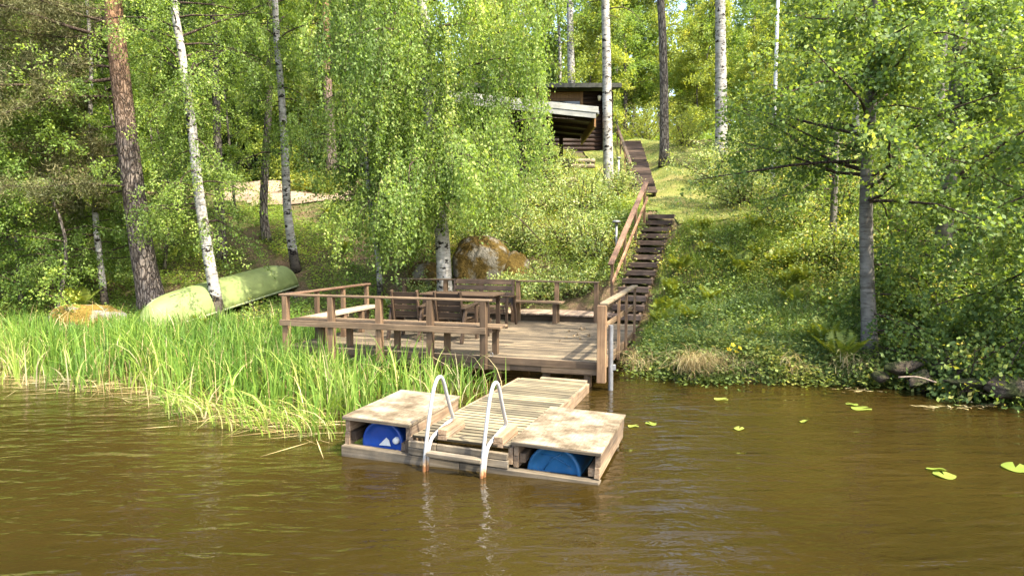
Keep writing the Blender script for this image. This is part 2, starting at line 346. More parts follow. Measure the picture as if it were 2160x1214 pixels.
def tag(o, label, cat=None, group=None, kind=None):
    if label: o["label"] = label
    if cat: o["category"] = cat
    if group: o["group"] = group
    if kind: o["kind"] = kind
    return o
def empty(name, loc, rz, label, cat, group=None, rx=0, ry=0):
    o = bpy.data.objects.new(name, None); COL.objects.link(o); o.location = loc; o.rotation_euler = (rx, ry, rz)
    o.empty_display_size = .1
    return tag(o, label, cat, group)
class MB:
    """collects boxes, beams and tubes; build() links them as one mesh"""
    def __init__(s): s.v = []; s.f = []; s.t = []; s.sm = []
    def _add(s, V, Fs, tint=None, smooth=False):
        b = len(s.v); s.v += [tuple(p) for p in V]; t = random.random() if tint is None else tint
        for f in Fs: s.f.append([i+b for i in f]); s.t.append(t); s.sm.append(smooth)
    def box(s, x0, x1, y0, y1, z0, z1, tint=None, j=0, grimy=False):
        q = lambda: random.uniform(-j, j)
        V = [(x+q(), y+q(), z+q()*.5) for z in (z0, z1) for y in (y0, y1) for x in (x0, x1)]
        s._add(V, [(0, 2, 3, 1), (4, 5, 7, 6), (0, 1, 5, 4), (2, 6, 7, 3), (0, 4, 6, 2), (1, 3, 7, 5)], tint)
        if grimy: s.t[-4] = s.t[-3] = 0.0      # long edges painted dark, standing in for shade in the gaps
    def beam(s, p0, p1, w, h, up=(0, 0, 1), tint=None):
        p0 = Vector(p0); p1 = Vector(p1); d = (p1-p0).normalized(); u = Vector(up)
        r = d.cross(u).normalized(); u = r.cross(d).normalized()
        V = [p+r*a*w/2+u*b*h/2 for p in (p0, p1) for b in (-1, 1) for a in (-1, 1)]
        s._add(V, [(0, 1, 3, 2), (4, 6, 7, 5), (0, 4, 5, 1), (2, 3, 7, 6), (0, 2, 6, 4), (1, 5, 7, 3)], tint)
    def tube(s, pts, radii, n=8, tint=None, caps=True):
        pts = [Vector(p) for p in pts]
        if isinstance(radii, (int, float)): radii = [radii]*len(pts)
        V = []; prev = None
        for i, p in enumerate(pts):
            d = (pts[min(i+1, len(pts)-1)]-pts[max(i-1, 0)])
            d = d.normalized() if d.length > 1e-9 else Vector((0, 0, 1))
            if prev is None:
                r = d.cross(Vector((0, 1, 0)) if abs(d.y) < .9 else Vector((1, 0, 0))).normalized()
            else:
                r = (prev - d*prev.dot(d)).normalized()
            prev = r; u = d.cross(r)
            for k in range(n):
                a = 2*PI*k/n; V.append(p + (r*math.cos(a)+u*math.sin(a))*radii[i])
        Fs = []
        for i in range(len(pts)-1):
            for k in range(n):
                a = i*n+k; b = i*n+(k+1) % n; Fs.append((a, b, b+n, a+n))
        s._add(V, Fs, tint, True)
        if caps:
            b = len(s.v)-len(V)
            s.f.append([b+k for k in range(n)][::-1]); s.t.append(s.t[-1]); s.sm.append(False)
            s.f.append([b+len(V)-n+k for k in range(n)]); s.t.append(s.t[-1]); s.sm.append(False)
    def lathe(s, c, prof, n=16, axis='z', tint=None):
        V = []; c = Vector(c)
        for r, h in prof:
            for k in range(n):
                a = 2*PI*k/n; x, y = r*math.cos(a), r*math.sin(a)
                V.append(c + (Vector((x, y, h)) if axis == 'z' else Vector((x, h, -y))))
        Fs = [(i*n+k, i*n+(k+1) % n, (i+1)*n+(k+1) % n, (i+1)*n+k) for i in range(len(prof)-1) for k in range(n)]
        s._add(V, Fs, tint, True)
    def data(s, name, m):
        me = bpy.data.meshes.new(name); me.from_pydata(s.v, [], s.f)
        a = me.attributes.new("tint", 'FLOAT', 'FACE'); a.data.foreach_set("value", np.array(s.t, np.float32))
        me.polygons.foreach_set("use_smooth", np.array(s.sm, bool)); me.materials.append(m); me.update(); return me
    def build(s, name, m, parent=None, bevel=0):
        o = link(name, s.data(name, m), parent)
        if bevel:
            b = o.modifiers.new("bevel", 'BEVEL'); b.width = bevel; b.segments = 1; b.limit_method = 'ANGLE'; b.angle_limit = math.radians(50)
        return o
def catmull(pts, n=6):
    P = [np.array(p, float) for p in pts]; P = [2*P[0]-P[1]]+P+[2*P[-1]-P[-2]]; out = []
    for i in range(1, len(P)-2):
        for t in np.linspace(0, 1, n, endpoint=False):
            a, b, c, d = P[i-1:i+3]
            out.append(.5*((2*b)+(-a+c)*t+(2*a-5*b+4*c-d)*t*t+(-a+3*b-3*c+d)*t**3))
    out.append(P[-2]); return out
def nrm(a): return a/np.maximum(np.linalg.norm(a, axis=-1, keepdims=True), 1e-9)
class Leaves:
    """collects leaf-sized folded quads"""
    def __init__(s): s.V = []; s.T = []
    def add(s, P, A, size, width=.62, fold=.12, tint=None, B=None):
        n = len(P)
        if n == 0: return
        A = nrm(A); R = rng.normal(size=(n, 3)) if B is None else B
        B = nrm(np.cross(A, R)); C = np.cross(A, B)
        L = np.asarray(size).reshape(-1, 1)*np.ones((n, 1)); w = width*.5
        q = np.stack([P, P+A*L*.45+B*L*w+C*L*fold, P+A*L, P+A*L*.45-B*L*w+C*L*fold], 1)
        s.V.append(q.astype(np.float32)); s.T.append((rng.random(n) if tint is None else np.asarray(tint)*np.ones(n)).astype(np.float32))
    def n(s): return sum(len(v) for v in s.V)
    def data(s, name, m):
        V = np.concatenate(s.V).reshape(-1, 3); T = np.concatenate(s.T)
        return mesh_np(name, V, np.arange(len(V)).reshape(-1, 4), T, m)

# ------------------------------------------------------------------ growing trees
def along(pts, t):
    pts = np.asarray(pts, float); k = np.clip(np.asarray(t)*(len(pts)-1), 0, len(pts)-1-1e-6); i = k.astype(int); f = (k-i)[..., None]
    return pts[i]*(1-f)+pts[i+1]*f
def branch(p, d, L, droop, n=6, wob=.12):
    out = [np.array(p)]; d = np.array(d, float)
    for i in range(n-1):
        d = d + np.array([0, 0, -droop/(n-1)]) + rng.normal(size=3)*wob; d /= np.linalg.norm(d)
        out.append(out[-1]+d*L/(n-1))
    return out
DEN = 2.3
def grow(mb, lf, trunk, rad, n_br, t0, t1, L, elev, droop, n_tw, Ltw, n_lf, size, hang=.5, az=None, taper=.75, tw_r=.004, leafhang=.4, width=.62, sides=4):
    """limbs, twigs and leaves along a trunk polyline"""
    trunk = np.asarray(trunk); rad = np.asarray(rad)
    for b in range(n_br):
        t = t0+(t1-t0)*(b+rng.random())/n_br; tt = (t-t0)/max(t1-t0, 1e-6)
        p = along(trunk, np.array([t]))[0]; r = float(np.interp(t*(len(rad)-1), range(len(rad)), rad))
        a = rng.uniform(*(az or (0, 2*PI))); e = elev*rng.uniform(.5, 1.3)
        l = L*(1-taper*tt)*rng.uniform(.65, 1.15)
        d = np.array([math.cos(a)*math.cos(e), math.sin(a)*math.cos(e), math.sin(e)])
        bp = branch(p, d, l, droop)
        r0 = min(r*.4, .009+.009*l)
        mb.tube(bp, list(np.linspace(r0, .005, len(bp))), 5 if r0 > .03 else sides, caps=False)
        for k in range(n_tw):
            s = .18+.82*(k+rng.random())/n_tw
            q = along(bp, np.array([s]))[0]
            td = nrm(np.array(bp[-1])-np.array(bp[0]))*.5 + rng.normal(size=3)*.7; td[2] = td[2]*.5-hang*.6
            tl = Ltw*rng.uniform(.6, 1.3)
            tp = branch(q, nrm(td), tl, hang*1.6, 5, .12)
            if tw_r: mb.tube(tp, list(np.linspace(tw_r, tw_r*.4, 5)), 3, caps=False)
            m = max(2, int(n_lf*DEN*rng.uniform(.6, 1.3)))
            u = rng.uniform(.08, 1.0, m)
            P = along(tp, u)+rng.normal(size=(m, 3))*size*.9
            A = rng.normal(size=(m, 3))+np.array([0, 0, -leafhang*1.2])+nrm(np.array(tp[-1])-np.array(tp[0]))*.5
            tb = rng.beta(2, 2.2)
            lf.add(P, A, size*rng.uniform(.65, 1.2, m), width, .12, np.clip(tb+rng.normal(size=m)*.16, 0, 1), rng.normal(size=(m, 3))*.75+np.array([0, 0, .75]))
def trunk_px(pts, d, H, tilt=0.0):
    """a trunk through pixels of the photograph at forward distance d, carried on up to height H above its base"""
    P = [und(x, y, d) for x, y in pts]
    P[0][2] = h1(P[0][0], d) - .05
    top = nrm(P[-1]-P[-2]); top[0] *= .7; top[2] = max(top[2], .9)
    base = P[0]; z1 = base[2]+H
    while P[-1][2] < z1: P.append(P[-1]+nrm(top+rng.normal(size=3)*.04)*1.5)
    return np.array(catmull(P, 3)), base
def radii(path, r0, H, flare=1.35, top=.02):
    h = (path[:, 2]-path[0, 2])
    r = r0*np.clip(1-h/(H*1.06), .03, 1)**.75
    return np.maximum(r*(1+(flare-1)*np.exp(-h/.35)), top*.5)
def tree(name, label, cat, path, r, barkm, leafm, grows, group=None, n=12, extra=None, twigm=None):
    base = path[0].copy(); P = path-base
    root = empty(name, base, 0, label, cat, group)
    tm = MB(); tm.tube(P, list(r), n, caps=True)
    tr = tm.build('trunk', barkm, root)
    mb = MB(); lf = Leaves()
    for g in grows: grow(mb, lf, P, r, **g)
    if extra: extra(mb, lf, P, r)
    mb.build('branches', twigm or M['twig'], root)
    cr = link('crown', lf.data('crown', leafm), root)
    return root
def copy_thing(src, loc, rz, sc, label=None, group=None, cat=None):
    r = src.copy(); COL.objects.link(r); r.location = loc; r.rotation_euler = (0, 0, rz); r.scale = (sc, sc, sc)
    if label: r['label'] = label
    if group: r['group'] = group
    for ch in src.children:
        c = ch.copy(); COL.objects.link(c); c.parent = r
        for g in ch.children:
            k = g.copy(); COL.objects.link(k); k.parent = c
    return r

# ------------------------------------------------------------------ setting: terrain, lawn, gravel, water
gx = np.unique(np.concatenate([np.linspace(-160, -20, 36), np.linspace(-20, 20, 134), np.linspace(20, 160, 36)]))
gy = np.unique(np.concatenate([np.linspace(-60, 8, 18), np.linspace(8, 40, 108), np.linspace(40, 260, 45)]))
GX, GY = np.meshgrid(gx, gy)
GZ = hz(GX, GY)
def gridfaces(nx, ny):
    i = np.arange(nx-1); j = np.arange(ny-1); I, J = np.meshgrid(i, j); a = (J*nx+I).ravel()
    return np.stack([a, a+1, a+nx+1, a+nx], 1)
tag(link('ground', mesh_np('ground', np.stack([GX, GY, GZ], -1).reshape(-1, 3), gridfaces(len(gx), len(gy)), None, M['ground'], True)),
    'sloping forest floor of soil and moss above the lake', 'ground', kind='structure')
def drape(name, pts, dz, m, label, cat, res=.3):
    """a sheet draped over the terrain inside a polygon"""
    pts = np.array(pts); x0, y0 = pts.min(0); x1, y1 = pts.max(0)
    xs = np.arange(x0, x1+res, res); ys = np.arange(y0, y1+res, res); X, Y = np.meshgrid(xs, ys)
    inside = np.zeros(X.shape, bool); n = len(pts)
    for i in range(n):
        (ax, ay), (bx, by) = pts[i], pts[(i+1) % n]
        c = ((ay > Y) != (by > Y)) & (X < (bx-ax)*(Y-ay)/(by-ay+1e-12)+ax); inside ^= c
    Fq = gridfaces(len(xs), len(ys)); keep = inside.ravel()[Fq].all(1)
    return tag(link(name, mesh_np(name, np.stack([X, Y, hz(X, Y)+dz+.03*np.sin(X*5)*np.sin(Y*4)], -1).reshape(-1, 3), Fq[keep], None, m, True)), label, cat, kind='structure')
drape('gravel_path', [(-11.2, 26.2), (-9.6, 25.0), (-7.4, 24.8), (-5.9, 25.4), (-6.2, 28), (-7.6, 31), (-9.5, 33.5), (-12.6, 34), (-13.2, 30)], .06, M['gravel'], 'pale sandy gravel clearing on the slope above the boat', 'path')
drape('lawn', [(4.5, 18.6), (6.2, 18.8), (9, 21), (10, 26), (9.5, 33), (8.6, 40), (5.5, 44), (3.4, 38), (3.4, 28), (3.4, 22)], .05, M['lawn'], 'mown yellow green lawn strip beside the upper stairs', 'lawn')
wx = np.array([-300, -40, 40, 300]); wy = np.array([-300, -20, 20]); WX, WY = np.meshgrid(wx, wy)
tag(link('water', mesh_np('water', np.stack([WX, WY, WX*0], -1).reshape(-1, 3), gridfaces(4, 3), None, M['water'], True)),
    'rippled brown lake water in the foreground', 'water', kind='structure')

# ------------------------------------------------------------------ timber deck with railings and fixed benches
DA = math.radians(17.354); DZ = .40
DECK = Matrix.Translation((-3.849, 11.654, 0)) @ Matrix.Rotation(-DA, 4, 'Z')
deck = empty('timber_deck', (-3.849, 11.654, 0), -DA, 'weathered grey timber deck with brown railings and fixed benches at the lake edge', 'deck')
DW, DD = 5.41, 4.62
b = MB(); v = 0.0
while v < DD-.05:
    cut = random.choice([1.8, 2.7, 3.6]) + .0
    for a0, a1 in ((0, cut-.002), (cut+.002, DW)):
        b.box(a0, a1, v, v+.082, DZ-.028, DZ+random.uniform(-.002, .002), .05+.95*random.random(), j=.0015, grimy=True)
    v += .101
b.build('deck_boards', M['deck_x'], deck)
b = MB(); b.box(.0, 3.6, -.035, -.005, .295, DZ+.003); b.box(3.603, DW+.02, -.035, -.005, .295, DZ+.003); b.build('front_fascia', M['brown_x'], deck, .003)
b = MB(); b.box(0, 3.4, -.012, .05, .21, .292, .3); b.box(3.403, 4.0, -.012, .05, .20, .292, .9); b.box(4.003, 4.5, -.012, .05, .21, .292, .2); b.box(4.503, DW, -.012, .05, .20, .292, 1.0); b.build('front_beam', M['brown_x'], deck, .003)
b = MB(); b.box(DW+.005, DW+.04, .0, DD-.9, .26, DZ+.004); b.build('side_fascia', M['brown_y'], deck, .003); b = MB(); b.box(-.03, -.003, 0, DD, .26, DZ+.003); b.build('side_fascia', M['brown_y'], deck, .003)
for uu in (.4, 1.5, 2.6, 3.75, 4.55, 5.2):
    for vv in (.12, 1.8, 3.6):
        b = MB(); b.box(uu-.05, uu+.05, vv-.05, vv+.05, -.9, .21-.002 if vv < 1 else .30); b.build('support_post', M['brown_z'], deck)
b = MB(); b.box(0, DW, 1.75, 1.85, .3, .37); b.box(0, DW, 3.55, 3.65, .3, .37); b.build('floor_joist', M['brown_x'], deck)
RT = DZ+.9
def rail(name, cap, posts, low=None, capm='brown_x', pw=.10, z0=.21, extra=None):
    r = MB(); r.beam(cap[0], cap[1], .13, .032); ro = r.build(name, M[capm], deck, .006)
    for (x, y) in posts:
        p = MB(); p.box(x-pw/2, x+pw/2, y-pw/2, y+pw/2, z0, RT-.034); p.build('post', M['brown_z'], ro, .005)
    if low:
        l = MB(); l.beam(*low, .03, .10); l.build('lower_rail', M[capm], ro, .004)
    return ro
PU = (.03, .91, 1.8, 2.7, 3.6)
rail('front_railing', ((-.08, -.075, RT-.016), (3.72, -.075, RT-.016)), [(u, -.088) for u in PU], ((-.05, -.155, .815), (3.655, -.155, .815)))
rail('side_railing', ((-.01, -.002, RT-.018), (-.01, 2.80, RT-.018)), [(-.01, .9), (-.01, 1.8), (-.01, 2.72)], None, 'rail_y', .075, .3)
rail('back_railing', ((-.3, DD+.05, RT-.016), (4.55, DD+.05, RT-.016)), [(u, DD+.05) for u in (-.1, .96, 1.84, 2.72, 3.61, 4.49)], None, 'brown_x', .09, .25)
r = MB(); r.beam((DW+.06, -.10, RT-.016), (DW+.06, 3.47, RT+.01), .12, .035); ro = r.build('water_side_railing', M['deck_x'], deck, .005)
p = MB(); p.box(DW-.03, DW+.10, -.155, -.04, .12, RT-.036); p.build('post', M['brown_z'], ro, .006)
for vv in (1.325, 2.227, 3.406):
    p = MB(); p.box(DW+.045, DW+.09, vv-.03, vv+.03, .22, RT-.02); p.build('post', M['brown_z'], ro, .004)
l = MB(); l.beam((DW+.025, 0, .92), (DW+.025, 3.45, .90), .025, .09); l.build('lower_rail', M['brown_y'], ro, .004)
def bench(name, x0, x1, y0, y1, legs, ax):
    s = MB()
    if ax == 'x':
        n = 3; w = (y1-y0)/n
        for k in range(n): s.box(x0, x1, y0+k*w+.004, y0+(k+1)*w-.004, .835, .87)
    else:
        n = 3; w = (x1-x0)/n
        for k in range(n): s.box(x0+k*w+.004, x0+(k+1)*w-.004, y0, y1, .835, .87)
    so_ = s.build(name, M['brown_x' if ax == 'x' else 'board_y'], deck, .004)
    for (x, y) in legs:
        p = MB(); p.box(x-.045, x+.045, y-.045, y+.045, DZ+.002, .832); p.build('bench_leg', M['brown_z'], so_, .004)
    s = MB()
    for (x, y) in legs:
        if ax == 'x': s.box(x-.03, x+.03, y0+.01, y1-.01, .77, .832)
        else: s.box(x0+.01, x1-.01, y+.047, y+.09, .77, .832)
    s.build('seat_bearer', M['brown_x'], so_)
bench('front_bench', .06, 3.85, -.02, .36, [(u, .25) for u in (.5, 1.05, 1.95, 2.85, 3.68)], 'x')
bench('side_bench', .05, .43, .40, 2.62, [(.36, .55), (.36, 1.2), (.36, 1.85), (.36, 2.5), (.1, 2.5)], 'y')
bench('back_bench', 2.62, 3.82, DD-.40, DD-.02, [(2.72, DD-.12), (3.66, DD-.12), (2.72, DD-.32), (3.66, DD-.32)], 'x')
# mooring ring on the deck edge beside the last front post
b = MB(); b.tube([(3.72+.022*math.cos(a), -.055, .44+.03*math.sin(a)) for a in np.linspace(0, 2*PI, 13)], .005, 5, caps=False); b.build('mooring_ring', M['steel'], deck)

def dk(u, v, z=DZ): return DECK @ Vector((u, v, z))
def inv(x, y): q = DECK.inverted() @ Vector((x, y, 0)); return q.x, q.y

# boardwalk behind the back railing
bw = empty('boardwalk', dk(1.2, 4.85, 0), -DA, 'pale boardwalk of short planks between the deck and the slope', 'boardwalk')
b = MB(); u = 0
while u < 3.5:
    w = random.uniform(.09, .115); b.box(u, u+w-.012, random.uniform(0, .05), 1.5+random.uniform(0, .05), .50, .53+random.uniform(-.004, .004)); u += w
b.build('walk_boards', M['board_y'], bw)
b = MB(); b.box(.02, 3.45, .12, .2, .30, .497); b.box(.02, 3.45, 1.2, 1.28, .30, .497); b.build('joist', M['brown_x'], bw)

# ------------------------------------------------------------------ garden furniture on the deck
def armchair(label, loc, rz):
    t = empty('garden_armchair', loc, rz, label, 'armchair', 'garden armchairs at the deck table')
    s = MB()
    for k in range(5): s.box(-.25, .25, -.22+k*.095, -.22+k*.095+.085, .385, .407)
    s.build('seat', M['dark_x'], t, .003)
    bk = MB()
    for k, zz in enumerate((.47, .585, .70, .815)):
        y = -.235-.10*(zz-.4)/.5
        bk.beam((-.225, y, zz), (.225, y, zz), .02, .10, (0, -.2, 1))
    bo = bk.build('backrest', M['dark_x'], t, .003)
    for sx in (-1, 1):
        st = MB(); st.beam((sx*.245, -.215, .30), (sx*.245, -.35, .90), .035, .085, (0, 1, 0)); st.build('back_stile', M['dark_z'], bo, .003)
        a = MB(); a.beam((sx*.30, -.33, .60), (sx*.30, .30, .66), .085, .026); a.build('armrest', M['dark_y'], t, .003)
        l = MB(); l.beam((sx*.30, .27, 0), (sx*.30, .24, .645), .04, .085, (0, 1, 0)); l.build('leg', M['dark_z'], t, .003)
        l = MB(); l.beam((sx*.30, -.40, 0), (sx*.30, -.22, .605), .04, .085, (0, 1, 0)); l.build('leg', M['dark_z'], t, .003)
        l = MB(); l.box(sx*.30-.018 if sx > 0 else -.278-.004, sx*.30+.018 if sx < 0 else .282, -.3, .25, .30, .38); l.build('side_rail', M['dark_y'], t, .003)
    a = MB(); a.box(-.245, .245, .245, .268, .30, .383); a.build('front_rail', M['dark_x'], t, .003)
    return t
armchair('dark brown wooden armchair at the table, behind the middle front railing post', (-1.86, 12.62, DZ+.004), -DA+.04)
armchair('dark brown wooden armchair right of the other, beside the last front railing post', (-1.02, 12.30, DZ+.004), -DA-.06)
t = empty('garden_table', (-.98, 13.25, DZ+.004), -DA, 'dark brown slatted garden table between the two armchairs and the bench', 'table')
b = MB()
for k in range(6): b.box(-.78, .78, -.36+k*.121, -.36+k*.121+.112, .745, .77)
b.build('tabletop', M['dark_x'], t, .003)
b = MB(); b.box(-.68, .68, -.29, -.265, .66, .742); b.box(-.68, .68, .265, .29, .66, .742); b.build('apron', M['dark_x'], t)
for sx in (-1, 1):
    for sy in (-1, 1):
        b = MB(); b.box(sx*.64-.04, sx*.64+.04, sy*.315-.023, sy*.315+.023, 0, .742); b.build('leg', M['dark_z'], t, .003)
b = MB(); b.box(-.60, .60, -.03, .03, .22, .30); b.build('stretcher', M['dark_x'], t)
t = empty('garden_bench', (-.72, 14.35, DZ+.004), -DA, 'dark brown slatted garden bench with high backrest facing the table', 'bench')
b = MB()
for k in range(4): b.box(-.66, .66, -.24+k*.115, -.24+k*.115+.105, .40, .424)
b.build('seat', M['dark_x'], t, .003)
b = MB()
for zz in (.52, .645, .77, .90):
    y = .26+.12*(zz-.4)/.5; b.beam((-.70, y, zz), (.70, y, zz), .022, .108, (0, .2, 1))
bo = b.build('backrest', M['dark_x'], t, .003)
for sx in (-1, 1):
    b = MB(); b.beam((sx*.67, .27, .3), (sx*.67, .40, .95), .04, .07, (0, 1, 0)); b.build('back_stile', M['dark_z'], bo, .003)
    b = MB(); b.beam((sx*.72, -.30, .66), (sx*.72, .36, .60), .085, .026); b.build('armrest', M['dark_y'], t, .003)
    b = MB(); b.beam((sx*.72, -.27, 0), (sx*.72, -.25, .645), .042, .08, (0, 1, 0)); b.build('leg', M['dark_z'], t, .003)
    b = MB(); b.beam((sx*.72, .42, 0), (sx*.72, .25, .61), .042, .08, (0, 1, 0)); b.build('leg', M['dark_z'], t, .003)
b = MB(); b.box(-.68, .68, -.275, -.25, .30, .396); b.build('front_rail', M['dark_x'], t, .003)

# ------------------------------------------------------------------ floating jetty: gangway, pontoon, barrels, ladder
PA = math.radians(18.0); PR = math.radians(1.9)
pon = empty('floating_pontoon', (-1.738, 6.941, 0), -PA, 'weathered timber float of two plywood topped boxes at the end of the gangway', 'pontoon', ry=PR)
def floatbox(x0, x1, y1, zt, zb, left):
    top = MB(); mid = y1*.55
    top.box(x0-.015, x1+.01, -.02, mid-.003, zt-.032, zt, j=.004); top.box(x0-.013, x1+.012, mid, y1, zt-.034, zt-.003, j=.004)
    to = top.build('box_lid', M['ply'], pon, .003)
    e_ = MB(); e_.box(x0-.012, x1+.008, -.034, -.021, zt-.036, zt-.006, .12, j=.002); e_.build('lid_edge', M['box_x'], to, .002)
    h = (zt-.036-zb)/2
    for k in range(2):
        s = MB()
        for xx in (x0, x1-.055): s.box(xx+k*.004, xx+.052+k*.004, .004, y1-.02, zb+k*h+.002, zb+(k+1)*h-.002, j=.003)
        s.build('side_beam', M['box_y'], to, .004)
    s = MB(); s.box(x0+.06, x1-.06, y1-.07, y1-.03, zb, zt-.04); s.build('back_board', M['box_x'], to)
    s = MB(); s.box(x0+.058, x0+.115, .03, .7, zb+.05, zb+.14, j=.004); s.build('inner_batten', M['box_y'], to, .003)
    s = MB(); s.box(x1-.115, x1-.058, .03, .6, zb+.01, zb+.09, j=.004); s.build('inner_batten', M['box_y'], to, .003)
    return to
floatbox(0, .745, 1.28, .42, .11, True)
floatbox(1.83, 2.67, 1.42, .385, .12, False)
b = MB(); b.box(-.01, 1.30, -.05, .05, .0, .115, .35, j=.003); b.box(1.303, 2.675, -.05, .05, .0, .112, .15, j=.003); b.box(0, 2.66, 1.1, 1.2, .03, .10); b.build('front_beam', M['box_x'], pon, .006)
b = MB(); b.box(.75, 1.80, -.055, -.012, .12, .195, j=.004); b.box(.755, 1.05, -.058, -.014, .198, .262, .7, j=.004); b.box(1.053, 1.79, -.056, -.013, .20, .262, .3, j=.004); b.build('landing_board', M['box_x'], pon, .004)
for uu in (1.05, 1.63):
    b = MB(); b.box(uu, uu+.10, -.01, .47, .300, .345, .8, j=.003); b.box(uu+.003, uu+.097, -.012, .45, .348, .405, .95, j=.003); b.build('ladder_block', M['box_y'], pon, .004)
# gangway between the boxes, sloping down to the shore
L = 3.62
gw = empty('gangway', (-1.738+.757*math.cos(PA), 6.941-.757*math.sin(PA), 0), -PA, 'slatted timber gangway sloping from the float to under the deck edge', 'gangway', ry=PR*.5)
gz = lambda v: .285-.145*max(0, v)/L
b = MB(); v = -.01
while v < L:
    w = random.uniform(.078, .086); z = gz(v)+random.uniform(-.002, .002)
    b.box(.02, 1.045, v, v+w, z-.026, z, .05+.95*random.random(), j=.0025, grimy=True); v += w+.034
b.build('gangway_boards', M['plank_x'], gw, .005)
b = MB()
for xx in (0, 1.05): b.beam((xx, .0, gz(0)-.10), (xx, L+.02, gz(L)-.075), .045, .16)
b.build('side_stringer', M['box_y'], gw, .004)
b = MB(); b.box(.32, 1.02, L+.03, L+.13, gz(L)-.01, gz(L)+.028); b.box(.0, 1.05, L-.3, L-.2, gz(L)-.16, gz(L)-.04); b.build('end_cleat', M['box_x'], gw, .004)

def barrel(label, u, m, capped, zc, r=.265):
    loc = Matrix.Translation((-1.738, 6.941, 0)) @ Matrix.Rotation(-PA, 4, 'Z') @ Matrix.Rotation(PR, 4, 'Y') @ Vector((u, .13, zc))
    t = empty('plastic_barrel', loc, -PA, label, 'barrel', 'blue barrels inside the float boxes')
    d = MB()
    prof = [(0, .035), (r*.55, .035), (r*.60, .028), (r*.84, .028), (r*.88, .0), (r*.97, -.004), (r, .012), (r*1.005, .05), (r*.985, .07), (r, .12), (r*1.02, .45), (r, .80), (r*.96, .88), (0, .88)]
    d.lathe((0, 0, 0), [(a, h) for a, h in prof], 40, 'y')
    do = d.build('drum', m, t)
    if capped:
        c = MB(); c.lathe((r*.66, 0, r*.16), [(.0, -.012), (.026, -.012), (.034, -.006), (.036, .03)], 16, 'y'); c.build('bung_cap', M['cap'], t)
        c = MB(); c._add([(-.05, .020, -.03), (.085, .021, -.03), (.065, .021, .03), (.035, .021, .055), (-.05, .026, -.03), (.085, .027, -.03), (.065, .027, .03), (.035, .027, .055)], [(0, 1, 2, 3), (7, 6, 5, 4), (0, 4, 5, 1), (1, 5, 6, 2), (2, 6, 7, 3), (3, 7, 4, 0)]); c.build('torn_label', M['cap'], t)
    else:
        c = MB(); c.tube([(-.10, .02, .02), (-.02, .02, .13), (.08, .02, .19)], .006, 5); c.tube([(-.12, .02, .17), (.0, .02, .15), (.16, .02, .08)], .006, 5); c.build('moulded_rib', m, t)
    return t
barrel('bright blue plastic barrel with a white bung cap inside the box left of the ladder', .365, M['barrel_bright'], True, .135, .235)
barrel('dull blue plastic barrel without a cap inside the box right of the ladder', 2.20, M['barrel_dull'], False, .075)

lad = empty('swim_ladder', (-1.738, 6.941, 0), -PA, 'white tubular swim ladder with two looped handles at the front of the float', 'ladder', ry=PR)
for uu in (1.0, 1.59):
    prof = [(-.235, -.75), (-.205, 0), (-.175, .30), (-.10, .70), (-.055, .875), (-.005, .925), (.045, .875), (.125, .70), (.215, .54), (.265, .465), (.26, .425), (.20, .405), (.04, .365), (-.055, .325), (-.115, .265), (-.145, .18), (-.16, .0), (-.18, -.75)]
    dx = .09 if uu < 1.2 else .075
    pts = catmull([(uu+dx*(.5-.5*math.cos(PI*min(1, max(0, i-1)/7))) if i < 9 else uu+.012+(dx-.012)*max(0, 1-(i-9)/4), y, z) for i, (y, z) in enumerate(prof)], 5)
    b = MB(); b.tube(pts, .0185, 12); b.build('handle', M['alu'], lad)
b = MB(); b.box(1.03, 1.585, -.235, -.145, .195, .232, .6, j=.003); b.build('step', M['box_x'], lad, .004)
b = MB(); b.box(1.03, 1.585, -.25, -.16, -.12, -.085); b.build('step', M['box_x'], lad)

pp_ = und(1283, 818, 9.98)
t = empty('mooring_pole', (pp_[0]+.03, pp_[1], -1), 0, 'grey steel pole standing in the water by the deck corner post', 'pole')
b = MB(); b.tube([(0, 0, 0), (.004, 0, 1.0), (0, 0, 1.965)], .038, 16, caps=False); b.tube([(0, 0, 1.965), (0, 0, 1.967)], .038, 16); b.build('tube', M['steel'], t)
b = MB(); b.box(.03, .075, -.03, .03, 1.30, 1.38); b.build('bracket', M['steel'], t, .003)

# ------------------------------------------------------------------ stairs
def stairs(name, label, p0, p1, n, w, thick, dep, rise_gap, railpx=None, grp=None):
    p0 = Vector(p0); p1 = Vector(p1); d = p1-p0; ang = math.atan2(d.x, d.y); run = math.hypot(d.x, d.y)
    t = empty(name, (p0.x, p0.y, p0.z-.2), -ang, label, 'stairs')
    for k in range(n):
        y = run*k/(n-1); z = .2+d.z*k/(n-1)
        b = MB(); j = random.uniform(-.02, .02); tn = random.random()
        b.box(-w/2+j, w/2+j, y, y+dep*.48, z-thick, z, tn, j=.004); b.box(-w/2+j+.005, w/2+j-.004, y+dep*.52, y+dep, z-.05, z-.002, tn*.8)
        b.build('tread', M['tread'], t, .004)
    for sx in (-1, 1):
        b = MB(); b.beam((sx*(w/2-.06), .05, .2-thick-.10), (sx*(w/2-.06), run+.1, .2+d.z-thick-.10), .05, .16); b.build('stringer', M['brown_y'], t)
    return t, ang, run, d.z
st, ang, run, rz_ = stairs('lower_stairs', 'brown open timber stairs climbing from the deck with a sunlit handrail on one side', S0, S1, 14, .72, .115, .30, .06)
inv_s = (Matrix.Translation((S0[0], S0[1], S0[2]-.2)) @ Matrix.Rotation(-ang, 4, 'Z')).inverted()
